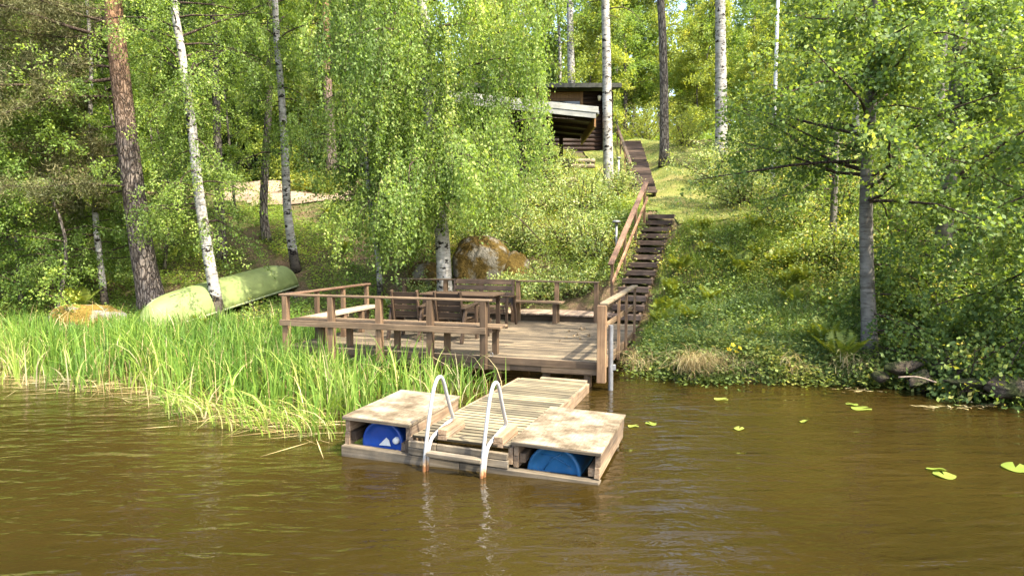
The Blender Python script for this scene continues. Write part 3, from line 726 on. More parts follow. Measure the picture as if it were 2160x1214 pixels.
def handrail(t, inv_s, a, bb, posts, m1, hgt, low, w=.13):
    A = inv_s @ Vector(a); B = inv_s @ Vector(bb)
    r = MB(); r.beam(A, B, w, .045); ro = r.build('handrail', M[m1], t, .005)
    for s in posts:
        P = A.lerp(B, s); q = MB(); q.box(P.x-.03, P.x+.03, P.y-.045, P.y+.045, P.z-hgt, P.z-.025); q.build('post', M['brown_z'], ro, .004)
    q = MB(); q.beam((A.x+.045, A.y, A.z-low), (B.x+.045, B.y, B.z-low), .028, .10); q.build('lower_rail', M[m1], ro, .004)
handrail(st, inv_s, und(1288, 558, 15.55), und(1363, 385, 18.9), (.04, .36, .67, .95), 'rail_y', 1.0, .42)
st2, ang2, run2, rz2 = stairs('upper_stairs', 'long dark brown timber stairs higher on the hill beside the birch', U0, U1, 24, .86, .10, .40, .04)
inv_s2 = (Matrix.Translation((U0[0], U0[1], U0[2]-.2)) @ Matrix.Rotation(-ang2, 4, 'Z')).inverted()
handrail(st2, inv_s2, und(1331, 346, 25.2), und(1302, 265, 36), (.02, .35, .68, .98), 'brown_y', 1.05, .42, .11)

g = und(1300, 466, 17.3); gb = h1(g[0], 17.3)
t = empty('garden_lamp', (g[0], 17.3, gb), 0, 'slim grey metal post lamp with flat mushroom cap beside the lower stairs', 'lamp')
hh = g[2]-gb
b = MB(); b.tube([(.02, 0, -.2), (0, 0, hh-.08)], .034, 12); b.build('lamp_post', M['steel'], t)
b = MB(); b.lathe((0, 0, hh), [(.04, -.12), (.04, -.05), (.10, -.045), (.115, -.02), (.10, .005), (.06, .02), (0, .022)], 20); b.build('lamp_cap', M['steel'], t)
g = und(1305, 350, 26.0)
t = empty('garden_lamp', (g[0], 26, h1(g[0], 26)), 0, 'small pale post lamp among bushes at the foot of the upper handrail', 'lamp')
b = MB(); b.tube([(0, 0, -.1), (0, 0, .95)], .035, 10); b.build('lamp_post', M['white'], t)
b = MB(); b.lathe((0, 0, 1.0), [(.05, -.06), (.09, -.04), (.08, .0), (0, .02)], 14); b.build('lamp_cap', M['steel'], t)

# ------------------------------------------------------------------ cabins
cab = empty('log_cabin', (4.55, 33.0, 6.6), 0, 'dark log cabin with flat eave on the hill behind the white birch', 'cabin')
b = MB()
for k in range(15):
    z = -.4+k*.2+.1
    b.tube([(-8.2, .12, z), (.25, .12, z)], .112, 10, caps=True)
    b.tube([(-.15, -.25, z+.1), (-.15, 5.2, z+.1)], .112, 10, caps=True)
b.build('log_wall', M['log'], cab)
ro = MB(); ro._add([(-8.6, -.75, 2.68), (.55, -.75, 2.68), (.55, 5.8, 3.6), (-8.6, 5.8, 3.6), (-8.6, -.75, 2.76), (.55, -.75, 2.76), (.55, 5.8, 3.68), (-8.6, 5.8, 3.68)],
    [(0, 3, 2, 1), (4, 5, 6, 7), (0, 1, 5, 4), (1, 2, 6, 5), (2, 3, 7, 6), (3, 0, 4, 7)]); rf = ro.build('roof', M['roofing'], cab)
b = MB(); b.box(-8.58, .53, -.79, -.755, 2.60, 2.80); b.build('eave_board', M['roofing'], rf)
w = MB(); w.box(-1.32, -1.18, -.06, .0, 1.0, 2.55); w.box(-3.6, -3.46, -.06, 0, 1.0, 2.55); w.box(-3.455, -1.325, -.055, 0, 2.12, 2.24); w.box(-3.455, -1.325, -.055, 0, .85, .99)
wo = w.build('window', M['frame_z'], cab, .005)
b = MB(); b.box(-3.45, -1.33, -.03, -.01, 1.0, 2.11); b.build('pane', M['glass'], wo)
b = MB(); b.box(-3.45, -1.33, -.035, -.01, 2.25, 2.54); b.build('top_board', M['frame_z'], wo)
b = MB(); b.lathe((-.42, -.16, 2.20), [(.03, .16), (.09, .13), (.095, .10), (.06, -.08), (.0, -.09)], 8); lo = b.build('wall_lantern', M['lampglass'], cab)
b = MB(); b.lathe((-.42, -.16, 2.20), [(0, .22), (.04, .18), (.11, .135), (.10, .13)], 8); b.tube([(-.42, -.16, 2.37), (-.42, -.08, 2.42), (-.42, .02, 2.36)], .012, 6); b.build('lantern_top', M['blackmetal'], lo)
b = MB(); b.box(-8.2, .2, -.05, 5.3, -1.0, -.4); b.build('foundation', M['rock_gray'], cab)
b = MB(); b.box(-5.2, -4.5, 2.2, 2.9, 2.9, 4.2); b.build('chimney', M['rock_gray'], rf)

sau = empty('sauna_cabin', (2.75, 22.5, 4.0), 0, 'brown sauna cabin with white barge boards under a wide low roof behind the weeping birch', 'cabin')
sl_ = -.105
rz3 = lambda x: 2.46+sl_*x
def slab(mb, x0, x1, y0, y1, dz0, dz1, tint=None):
    mb._add([(x0, y0, rz3(x0)+dz0), (x1, y0, rz3(x1)+dz0), (x1, y1, rz3(x1)+dz0), (x0, y1, rz3(x0)+dz0), (x0, y0, rz3(x0)+dz1), (x1, y0, rz3(x1)+dz1), (x1, y1, rz3(x1)+dz1), (x0, y1, rz3(x0)+dz1)],
      [(0, 3, 2, 1), (4, 5, 6, 7), (0, 1, 5, 4), (1, 2, 6, 5), (2, 3, 7, 6), (3, 0, 4, 7)], tint)
b = MB(); slab(b, -6.5, .03, 0, 4.4, -.03, .0); rf = b.build('roof', M['roofing'], sau)
b = MB(); slab(b, -6.5, .05, -.05, -.015, -.17, .02, .6); slab(b, -6.5, -.03, -.03, -.002, -.35, -.175, .45); b.build('barge_board', M['whiteboard'], rf)
b = MB(); 
for k in range(30):
    slab(b, -6.4, -.08, .02+k*.145, .02+k*.145+.135, -.30, -.28)
b.build('soffit', M['log'], rf)
b = MB()
for yy in (.35, 1.7, 3.0, 4.25): slab(b, -6.3, -.12, yy, yy+.07, -.42, -.305)
b.build('rafter', M['log'], rf)
b = MB(); slab(b, -.075, -.02, .03, 4.38, -.62, -.2, .9); b.build('eave_board', M['frame_z'], rf)
b = MB(); slab(b, .035, .10, .2, 4.3, -.16, -.06, .4); b.build('gutter', M['steel'], rf)
b = MB()
for k in range(12):
    z = -.2+k*.2
    b.tube([(-6.2, 1.2, z), (-1.45, 1.2, z)], .112, 8); b.tube([(-1.58, 1.0, z+.1), (-1.58, 4.2, z+.1)], .112, 8)
b.build('log_wall', M['log'], sau)
b = MB(); b.box(-1.75, -1.6, .35, .5, -.9, 2.1); b.build('corner_post', M['log'], sau)
b = MB(); b.box(-.95, -.8, 3.9, 4.05, .9, 2.1); b.build('corner_post', M['log'], sau)
b = MB(); b.box(-6.2, -1.5, 1.1, 4.2, -1.2, -.3); b.build('foundation', M['rock_gray'], sau)
def retaining(label, x0, x1, y, z, n):
    t = empty('retaining_wall', (x0, y, z), 0, label, 'wall')
    b = MB()
    for k in range(n): b.tube([(0, random.uniform(-.02, .02), .1+k*.17), (x1-x0, random.uniform(-.02, .02), .1+k*.17)], .088, 8)
    b.build('log', M['box_x'], t)
    b = MB(); b.box(.2, .3, .1, .2, -.3, n*.16); b.build('stake', M['brown_z'], t)
retaining('grey log retaining wall under the overhang of the sauna roof', 1.35, 3.0, 25.0, 4.75, 2)
retaining('brown log retaining wall between the sauna and the pale shrubs', .4, 2.1, 22.4, 3.85, 2)
fp = und(1632, 300, 21.0)
t = empty('flagpole', (fp[0], 21, h1(fp[0], 21)), 0, 'tall thin white flagpole rising among the trees on the right slope', 'flagpole')
b = MB(); b.tube([(0, 0, -.3), (0, 0, 3), (.02, 0, 9.5)], [.062, .058, .04], 14); b.build('mast', M['white'], t)
b = MB(); b.lathe((.02, 0, 9.5), [(.0, 0), (.05, .02), (.06, .06), (.04, .1), (0, .11)], 12); b.build('finial', M['white'], t)

# ------------------------------------------------------------------ upturned rowing boat
b0 = np.array([-7.98, 14.65, .14]); b1 = np.array([-5.98, 19.2, .90])
dv = b1-b0; bl = float(np.linalg.norm(dv)); yaw = math.atan2(dv[0], dv[1])
boat = empty('rowing_boat', b0, -yaw, 'pale green rowing boat lying upside down on the bank behind the leaning birch', 'boat')
boat.rotation_euler = (math.atan2(dv[2], math.hypot(dv[0], dv[1])), math.radians(-12), -yaw)
ns, nk = 41, 25; V = []
for i in range(ns):
    s = i/(ns-1); e = abs(2*s-1)
    hb = .66*(1-e**(2.4 if s < .5 else 3.4))**.62+.015; hk = .70*(1-e**(7 if s < .5 else 9))**.55+.01
    for k in range(nk):
        a = PI*k/(nk-1); ca, sa = math.cos(a), math.sin(a); ex = 2/2.7
        x = hb*math.copysign(abs(ca)**ex, ca); z = hk*abs(sa)**ex
        keel = .02*math.exp(-(x/.03)**2)
        V.append((x, s*bl, z+keel+.02*math.sin(PI*s)))
Fq = gridfaces(nk, ns)
h = link('hull', mesh_np('hull', V, Fq, None, M['boat'], True), boat)
md = h.modifiers.new('shell', 'SOLIDIFY'); md.thickness = .02; md.offset = -1
for sx in (-1, 1):
    pts = []
    for i in range(ns):
        s = i/(ns-1); e = abs(2*s-1); pts.append((sx*(.66*(1-e**(2.4 if s < .5 else 3.4))**.62+.03), s*bl, .015+.02*math.sin(PI*s)))
    b = MB(); b.tube(pts, .024, 8); b.build('gunwale', M['boat_rim'], boat)
b = MB(); b.tube([(0, s*bl, .7*(1-abs(2*s-1)**8)**.55+.035) for s in np.linspace(.06, .94, 20)], .016, 6); b.build('keel', M['boat_rim'], boat)
for xx in (-.30, .30):
    b = MB(); b.tube([(xx, s_*bl, .655+.03*(1-abs(2*s_-1)**4)) for s_ in np.linspace(.14, .86, 16)], .011, 6); b.build('rub_strip', M['boat_rim'], boat)
sp_ = b0+dv*.8
t = empty('support_log', (sp_[0], sp_[1], h1(sp_[0], sp_[1])), -yaw, 'short dark log propping up the raised end of the green boat', 'log')
hgt = max(.12, sp_[2]-h1(sp_[0], sp_[1])-.04)
b = MB(); b.tube([(-.75, 0, hgt-.1), (.75, 0, hgt-.1)], .09, 10); b.build('bark', M['bark_gray'], t)
b = MB(); b.tube([(-.4, 0, -.2), (-.4, 0, hgt-.15)], .07, 8); b.tube([(.45, 0, -.2), (.45, 0, hgt-.15)], .07, 8); b.build('stub', M['bark_gray'], t)

# ------------------------------------------------------------------ boulders and stones
def boulder(name, label, loc, size, m, rz=0, seed=1, cat='boulder', group=None, ang=1.0):
    r = np.random.default_rng(seed); nu, nv = 48, 28
    th = np.linspace(0, 2*PI, nu, endpoint=False); ph = np.linspace(-PI/2, PI/2, nv)
    T, P = np.meshgrid(th, ph); D = np.stack([np.cos(P)*np.cos(T), np.cos(P)*np.sin(T), np.sin(P)], -1)
    R = np.full(T.shape, 1.15)
    for k in range(int(9*ang)):
        n = nrm(r.normal(size=3)); c = r.uniform(.48, .74); dd = D@n
        R = np.minimum(R, np.where(dd > .05, c/np.maximum(dd, .05), 9))
    for k in range(14):
        w = r.normal(size=3)*r.uniform(3, 12); R = R + .07/np.linalg.norm(w)*np.sin(D@w+r.uniform(0, 6))
    V = D*R[..., None]*np.array(size); nuv = nu
    Fq = []
    for j in range(nv-1):
        for i in range(nu): Fq.append((j*nu+i, j*nu+(i+1) % nu, (j+1)*nu+(i+1) % nu, (j+1)*nu+i))
    o = link(name, mesh_np(name, V.reshape(-1, 3), Fq, None, m, True)); o.location = loc; o.rotation_euler = (0, 0, rz)
    return tag(o, label, cat, group)
q = und(205, 662, 15.6)
boulder('boulder', 'low boulder under orange yellow moss at the edge of the reeds', (q[0], 15.6, .40), (.85, .55, .46), M['rock_moss'], .2, 3)
boulder('boulder', 'large mossy boulder with pale lichen just right of the weeping birch trunk', (-.84, 17.7, .98), (.95, .8, 1.2), M['rock_big'], .4, 5)
boulder('boulder', 'tall mossy boulder in shade just left of the weeping birch trunk', (-2.15, 17.2, .8), (.5, .6, .75), M['rock_big'], .9, 8)
boulder('boulder', 'brown rock stump shaped boulder at the right end of the big mossy boulder', (.12, 17.5, 1.05), (.42, .45, .75), M['rock_big'], .1, 12)
for k, (px, py, d, s, lb) in enumerate(((1905, 768, 10.0, (.42, .3, .17), 'flat dark grey shore rock leaning at the water under the alders'), (1945, 790, 9.75, (.52, .3, .16), 'broad wet shore rock nearest the water under the alders'), (1862, 785, 10.0, (.2, .2, .13), 'small round shore rock at the foot of the alder trunk'),
     (1990, 765, 9.9, (.4, .3, .25), 'dark upright shore rock behind the hanging leaves'), (2050, 800, 9.3, (.5, .3, .2), 'dark shore rock under the lowest hanging leaves'), (1915, 722, 10.7, (.35, .3, .2), 'pale rock set back in the bank above the other shore rocks'), (2120, 812, 9.0, (.5, .4, .25), 'dark shore rock nearest the picture edge'))):
    q = und(px, py, d); s = tuple(v*.72 for v in s); boulder('shore_rock', lb, (q[0], q[1], max(.0, q[2]-.06)), s, M['rock_gray'], k*.7, 20+k, 'rock', 'rocks at the right shore', 1.3)
b = MB(); p0, p1 = und(1895, 795, 9.6), und(1975, 806, 9.45); b.tube(catmull([p0, (p0+p1)/2+np.array([0, 0, .04]), p1], 5), .012, 6)
tag(b.build('driftwood', M['board_y']), 'thin pale driftwood stick on the shore rocks', 'stick')
#@@PLANTS

# ------------------------------------------------------------------ plants: helpers
def blades(P, h, bend, w, az=None, seg=4, tint=None, bw=None):
    """curved grass blades as strips: P (n,3) feet, h heights, bend 0..1"""
    n = len(P); a = rng.uniform(0, 2*PI, n) if az is None else az
    D = np.stack([np.cos(a), np.sin(a), 0*a], 1); S = np.stack([-np.sin(a), np.cos(a), 0*a], 1)
    tw = rng.uniform(0, 2*PI, n); S2 = np.stack([np.cos(tw), np.sin(tw), 0*tw], 1); S = nrm(S*.6+S2*.8)
    s = np.linspace(0, 1, seg+1)
    h = h[:, None, None]; bd = bend[:, None, None]; ss = s[None, :, None]
    C = P[:, None, :] + D[:, None, :]*h*bd*ss**2.2 + np.array([0, 0, 1.0])*h*(ss-.55*bd*ss**3)
    ww = (w[:, None, None] if np.ndim(w) else w)*np.clip(1-ss**2.5, .06, 1)*.5
    V = np.stack([C-S[:, None, :]*ww, C+S[:, None, :]*ww], 2)   # n,seg+1,2,3
    k = np.arange(n)[:, None]*(seg+1)*2; j = np.arange(seg)[None, :]*2; a0 = k+j
    Fq = np.stack([a0, a0+1, a0+3, a0+2], -1).reshape(-1, 4)
    T = np.repeat(rng.random(n) if tint is None else tint, seg)
    return V.reshape(-1, 3), Fq, T
def pts_in(n, poly):
    poly = np.array(poly); x0, y0 = poly.min(0); x1, y1 = poly.max(0); out = np.zeros((0, 2)); m = len(poly)
    while len(out) < n:
        X = rng.uniform(x0, x1, n*2); Y = rng.uniform(y0, y1, n*2); ins = np.zeros(len(X), bool)
        for i in range(m):
            (ax, ay), (bx, by) = poly[i], poly[(i+1) % m]
            ins ^= ((ay > Y) != (by > Y)) & (X < (bx-ax)*(Y-ay)/(by-ay+1e-12)+ax)
        out = np.concatenate([out, np.stack([X, Y], 1)[ins]])
    return out[:n]
def patch(x, y, s, seed=0):
    return .5+.25*(np.sin(x*s+seed)*np.cos(y*s*1.3-seed)+np.sin(x*s*2.3+y*s*1.7+seed*2))
DI = np.array(DECK.inverted())
def on_timber(x, y):
    u = DI[0, 0]*x+DI[0, 1]*y+DI[0, 3]; v = DI[1, 0]*x+DI[1, 1]*y+DI[1, 3]
    k = (u > -.12) & (u < DW+.15) & (v > -.25) & (v < DD+.1)
    k |= (u > 1.1) & (u < 4.9) & (v > 4.6) & (v < 6.4)
    t = np.clip((y-S0[1])/(S1[1]-S0[1]), 0, 1); k |= (abs(x-(S0[0]+t*(S1[0]-S0[0]))) < .42) & (y > 14.3) & (y < 19.5)
    t = np.clip((y-U0[1])/(U1[1]-U0[1]), 0, 1); k |= (abs(x-(U0[0]+t*(U1[0]-U0[0]))) < .55) & (y > 23.6) & (y < 36.8)
    k |= (x > -4) & (x < 1.2) & (y > 23.4) & (y < 27)
    k |= (x > -4) & (x < 4.7) & (y > 32.9) & (y < 38.5)
    return k
def free(p): return p[~on_timber(p[:, 0], p[:, 1])]
def ground_plants(lf, p, nl, hmax, size, spread=.10, hp=1.6, width=.7):
    n = len(p); z = hz(p[:, 0], p[:, 1]); hh = hmax*rng.uniform(.35, 1, n)*(.5+patch(p[:, 0], p[:, 1], 1.1, 2))
    tb = np.clip(.15+.7*patch(p[:, 0], p[:, 1], .8, 5)+rng.normal(size=n)*.12, 0, 1)
    for k in range(nl):
        r = rng.random(n)**(1/hp); o = rng.normal(size=(n, 2))*spread*(.4+r[:, None])
        P = np.stack([p[:, 0]+o[:, 0], p[:, 1]+o[:, 1], z+.02+hh*r], 1)
        A = np.concatenate([o/spread+rng.normal(size=(n, 2))*.5, rng.normal(size=(n, 1))*.35+.05], 1)
        B = np.concatenate([rng.normal(size=(n, 2))*.55, np.ones((n, 1))], 1)
        lf.add(P, A, size*rng.uniform(.6, 1.3, n), width, .1, np.clip(tb+rng.normal(size=n)*.18, 0, 1), B)

# reeds standing in the shallow water on the left
FRONT = [(-22, 11.2), (-10, 10.6), (-7.6, 10.2), (-6.6, 9.7), (-5.6, 9.5), (-4.9, 8.9), (-4.2, 8.45), (-3.4, 8.0), (-2.5, 7.6), (-1.95, 7.5), (-1.5, 8.35), (-.75, 8.45), (-.35, 9.3), (.1, 10.6)]
def front_y(x): return np.interp(x, [q[0] for q in FRONT], [q[1] for q in FRONT])
def reed_pts(n):
    p = pts_in(n, FRONT+[(.6, 11.4), (-2.6, 11.35), (-3.95, 11.9), (-3.6, 12.9), (-3.3, 14.0), (-6, 14.9), (-9, 15.2), (-22, 15.0)])
    d = p[:, 1]-front_y(p[:, 0])
    keep = rng.random(n) < np.clip(.12+d*.5, 0, 1)*np.clip(.15+1.3*patch(p[:, 0], p[:, 1], 2.4, 1), .12, 1)
    p = p[keep]
    u = DI[0, 0]*p[:, 0]+DI[0, 1]*p[:, 1]+DI[0, 3]; v = DI[1, 0]*p[:, 0]+DI[1, 1]*p[:, 1]+DI[1, 3]
    return p[~((u > -.05) & (v > -.12))]
p = reed_pts(23000); z = np.maximum(hz(p[:, 0], p[:, 1]), -.15)
d = p[:, 1]-front_y(p[:, 0])
shore = np.clip((p[:, 1]-13.2)/1.5, 0, 1)
h = (.40+.60*patch(p[:, 0], p[:, 1], 1.5, 3)+rng.normal(size=len(p))*.17)*np.clip(.62+d*.30, .6, 1.05)*(1-.5*shore)+.12
near = np.clip(1-np.hypot((p[:, 0]+1.5)/2.5, (p[:, 1]-10.2)/1.2), 0, 1); h = h*(1-.25*near)*(1-.5*np.exp(-((p[:, 0]+9.2)/1.1)**2-((p[:, 1]-14.4)/.9)**2))
tint = np.clip(.30+.34*np.clip(1-d/3.2, 0, 1)+.45*(patch(p[:, 0], p[:, 1], 1.3, 7)-.5)+rng.normal(size=len(p))*.2, 0, 1)
V, Fq, T = blades(np.stack([p[:, 0], p[:, 1], z], 1), np.clip(h, .18, 1.15), np.clip(rng.beta(1.2, 2.8, len(p))*1.1, .02, 1), rng.uniform(.012, .032, len(p)), None, 5, tint)
tag(link('reeds', mesh_np('reeds', V, Fq, T, M['reed'])), 'dense bright green reeds standing in the shallow water left of the float', 'reeds', kind='stuff')
# flattened straw and fallen reed stems floating at the front of the bed
x = rng.uniform(-12, -1.7, 850); y = front_y(x)+rng.normal(size=850)*.30+.42
a = rng.normal(size=850)*.6+np.where(rng.random(850) < .5, 0, PI)
n = len(x); ln = rng.uniform(.2, .85, n)
P0 = np.stack([x, y, rng.uniform(.004, .05, n)], 1); A = np.stack([np.cos(a), np.sin(a), rng.normal(size=n)*.05], 1)
lf = Leaves(); lf.add(P0, A, ln, .016, 0, np.clip(rng.random(n), 0, 1), np.tile([[0, 0, 1.0]], (n, 1))+rng.normal(size=(n, 3))*.2)
tag(link('reed_straw', lf.data('reed_straw', M['straw'])), 'pale dry reed stems fallen flat on the water along the reed edge', 'reeds', kind='stuff')
# dead brown stalks among the reeds
p = reed_pts(2600)
V, Fq, T = blades(np.stack([p[:, 0], p[:, 1], np.maximum(hz(p[:, 0], p[:, 1]), -.1)], 1), rng.uniform(.35, 1.0, len(p)), rng.uniform(.02, .9, len(p)), rng.uniform(.008, .016, len(p)), None, 4)
tag(link('dead_reeds', mesh_np('dead_reeds', V, Fq, T, M['straw'])), 'dead brown stalks and leaves mixed into the green reeds', 'reeds', kind='stuff')
# fallen reed leaves pointing out over the water in the front clump
n = 170; x = rng.uniform(-4.4, -1.9, n); y = front_y(x)+rng.uniform(-.15, .5, n)
V, Fq, T = blades(np.stack([x, y, np.full(n, -.03)], 1), rng.uniform(.4, .85, n), rng.uniform(.75, 1.25, n), rng.uniform(.010, .018, n), rng.normal(size=n)*.7-PI*.75, 6, rng.uniform(.5, 1, n))
tag(link('bent_reeds', mesh_np('bent_reeds', V, Fq, T, M['reed'])), 'yellow green reed leaves bent over the water at the front of the bed', 'reeds', kind='stuff')

# ground cover on the slopes
lf = Leaves()
p = free(pts_in(17000, [(1.9, 11.2), (2.4, 10.75), (6, 10.6), (8.3, 9.3), (12, 8.7), (15, 9), (17, 14), (15, 22), (9, 20), (6, 18.5), (3.2, 14.2)])); p = p[rng.random(len(p)) < np.clip(patch(p[:, 0], p[:, 1], 1.3, 9)*1.7-.15, .08, 1)]; ground_plants(lf, p, 8, .34, .05)
p = free(pts_in(9000, [(-2.6, 16.3), (2.3, 15.5), (3.6, 18.8), (4.2, 22), (3.6, 24.5), (1.5, 24.5), (-2, 22)])); ground_plants(lf, p, 9, .38, .055)
p = free(pts_in(1500, [(-2.8, 16.35), (.9, 16.2), (1.2, 17.0), (-.2, 16.9), (-2.6, 16.9)])); ground_plants(lf, p, 12, .55, .06)
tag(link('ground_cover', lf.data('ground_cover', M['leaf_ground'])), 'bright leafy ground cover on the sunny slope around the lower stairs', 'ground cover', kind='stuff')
lf = Leaves()
p = free(pts_in(20000, [(-20, 15.3), (-9, 15.2), (-5.6, 14.8), (-3.4, 14.5), (-2.7, 16.5), (-2, 22), (-4.5, 25.2), (-8, 24.6), (-12, 26), (-22, 27)])); ground_plants(lf, p[patch(p[:, 0], p[:, 1], .9, 4) > .38], 8, .26, .06)
p = free(pts_in(16000, [(-45, 26), (-16, 26), (-13, 34.5), (-6, 31), (-4, 27.5), (-2, 24.5), (3, 38), (9, 40), (10, 21), (17, 14), (40, 16), (45, 60), (-45, 60)])); ground_plants(lf, p, 8, .6, .12)
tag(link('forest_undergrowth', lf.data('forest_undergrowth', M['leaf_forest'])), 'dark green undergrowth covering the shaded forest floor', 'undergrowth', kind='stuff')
# broad leaved herbs and long grass hanging over the right water edge
lf = Leaves()
p = free(pts_in(3000, [(1.75, 10.75), (2.4, 10.45), (6.0, 10.15), (6.4, 10.6), (6.2, 11.4), (2.3, 12.0)])); p = p[rng.random(len(p)) < np.clip(patch(p[:, 0], p[:, 1], 2.1, 6)*1.5, .15, 1)]; ground_plants(lf, p, 9, .36, .06, .13, 1.6, .8)
tag(link('bank_herbs', lf.data('bank_herbs', M['leaf_herb'])), 'broad leaved green herbs along the right water edge', 'herbs', kind='stuff')
p = free(pts_in(16000, [(1.8, 10.7), (6.3, 10.2), (7.4, 11), (7.2, 13.2), (3.4, 14.6), (2.3, 12.2)])); p = p[rng.random(len(p)) < np.clip(patch(p[:, 0], p[:, 1], 1.4, 2)*1.2, .1, 1)]
V, Fq, T = blades(np.stack([p[:, 0], p[:, 1], hz(p[:, 0], p[:, 1])], 1), rng.uniform(.12, .48, len(p)), rng.uniform(.15, .9, len(p)), rng.uniform(.006, .012, len(p)), None, 3)
tag(link('bank_grass', mesh_np('bank_grass', V, Fq, T, M['grass_dark'])), 'tall soft grass on the bank right of the deck', 'grass', kind='stuff')
c = np.array([(2.0, 10.72), (2.75, 10.6), (2.95, 10.6), (3.2, 10.55), (3.5, 10.5), (4.3, 10.4), (5.2, 10.35)]); n = 620
i = rng.choice(len(c), n, p=[.12, .26, .30, .12, .06, .06, .08]); x = c[i, 0]+rng.normal(size=n)*.12; y = c[i, 1]+rng.normal(size=n)*.08
V, Fq, T = blades(np.stack([x, y, np.full(n, .22)+rng.normal(size=n)*.08], 1), rng.uniform(.25, .5, n), rng.uniform(.9, 1.5, n), rng.uniform(.006, .010, n), rng.normal(size=n)*.6-PI/2-.2, 5)
V[:, 2] = np.maximum(V[:, 2], .01)
tag(link('dry_grass', mesh_np('dry_grass', V, Fq, T, M['straw'])), 'tufts of dry straw coloured grass hanging over the right water edge', 'dry grass', kind='stuff')
# lawn blades, sauna grass
p = pts_in(26000, [(4.3, 18.9), (6.2, 18.9), (9, 21), (10, 26), (9.5, 33), (8.6, 40), (5.5, 42), (3.6, 38), (3.4, 28), (3.4, 21)]); p = free(p)
V, Fq, T = blades(np.stack([p[:, 0], p[:, 1], hz(p[:, 0], p[:, 1])+.04], 1), rng.uniform(.03, .10, len(p)), rng.uniform(.2, 1, len(p)), np.full(len(p), .016), None, 2)
tag(link('lawn_grass', mesh_np('lawn_grass', V, Fq, T, M['grass'])), 'short yellow green grass of the lawn beside the upper stairs', 'grass', kind='stuff')
p = free(pts_in(9000, [(1.2, 23.6), (3.4, 23.6), (3.6, 30), (-1, 31), (1.2, 27)]))
V, Fq, T = blades(np.stack([p[:, 0], p[:, 1], hz(p[:, 0], p[:, 1])], 1), rng.uniform(.15, .42, len(p)), rng.uniform(.2, .8, len(p)), np.full(len(p), .02), None, 3)
tag(link('tall_grass', mesh_np('tall_grass', V, Fq, T, M['leaf_ground'])), 'uncut green grass on the slope seen under the sauna roof', 'grass', kind='stuff')
p = free(pts_in(34000, [(2.3, 12.2), (3, 11.3), (6.6, 11), (9, 13), (9, 18), (5, 19.2), (3.9, 17.6), (2.9, 14.6)])); p = p[rng.random(len(p)) < np.clip(1.5-patch(p[:, 0], p[:, 1], 1.3, 9)*1.5, .15, 1)]
V, Fq, T = blades(np.stack([p[:, 0], p[:, 1], hz(p[:, 0], p[:, 1])], 1), rng.uniform(.12, .38, len(p)), rng.uniform(.2, .9, len(p)), np.full(len(p), .011), None, 3)
lw = Leaves(); q_ = free(pts_in(420, [(2.6, 12.2), (3.2, 11.3), (6.6, 11), (8, 13), (8.5, 18), (5, 19), (3.9, 17.6)])); ground_plants(lw, q_, 16, .85, .06, .09)
tag(link('tall_weeds', lw.data('tall_weeds', M['leaf_ground'])), 'scattered taller weeds standing out of the right slope', 'weeds', kind='stuff')
tag(link('slope_grass', mesh_np('slope_grass', V, Fq, T, M['grass_slope'])), 'light green grass on the slope right of the lower stairs', 'grass', kind='stuff')
# dead leaves on the bare earth bank
p = free(pts_in(9000, [(-16, 15.5), (-5.5, 14.9), (-3.6, 14.6), (-2.6, 16.6), (-3, 24), (-8, 25), (-16, 25)])); n = len(p)
lf = Leaves(); lf.add(np.stack([p[:, 0], p[:, 1], hz(p[:, 0], p[:, 1])+.02], 1), rng.normal(size=(n, 3))*np.array([1, 1, .25]), rng.uniform(.03, .075, n), .7, .1, None, np.array([0, 0, 1.])+rng.normal(size=(n, 3))*.35)
tag(link('leaf_litter', lf.data('leaf_litter', M['litter'])), 'brown dead leaves scattered on the bare earth bank left of the deck', 'leaf litter', kind='stuff')

# ferns
def fern_mesh(seed, nf=11):
    r = np.random.default_rng(seed); lf = Leaves(); mb = MB()
    for f in range(nf):
        a = 2*PI*f/nf+r.uniform(-.3, .3); L = r.uniform(.55, .9); b = r.uniform(.3, .75); s = np.linspace(.12, 1, 17)
        D = np.array([math.cos(a), math.sin(a), 0]); C = D*(L*b*s**1.4)[:, None]+np.array([0, 0, 1.])*(L*(s-.55*b*s**2.4))[:, None]
        T = np.gradient(C, axis=0); S = np.array([-math.sin(a), math.cos(a), 0]); ln = L*.24*np.sin(PI*np.clip(s*.93+.05, 0, 1))**.8+.01
        for sg in (-1, 1): lf.add(C, S*sg+nrm(T)*.45+np.array([0, 0, -.15]), ln, .30, .05, np.clip(r.normal(.5, .2, 17), 0, 1), np.cross(S*sg, nrm(T))*1.0)
    return lf.data('fern', M['fern'])
FM = [fern_mesh(k, 10+k) for k in range(3)]
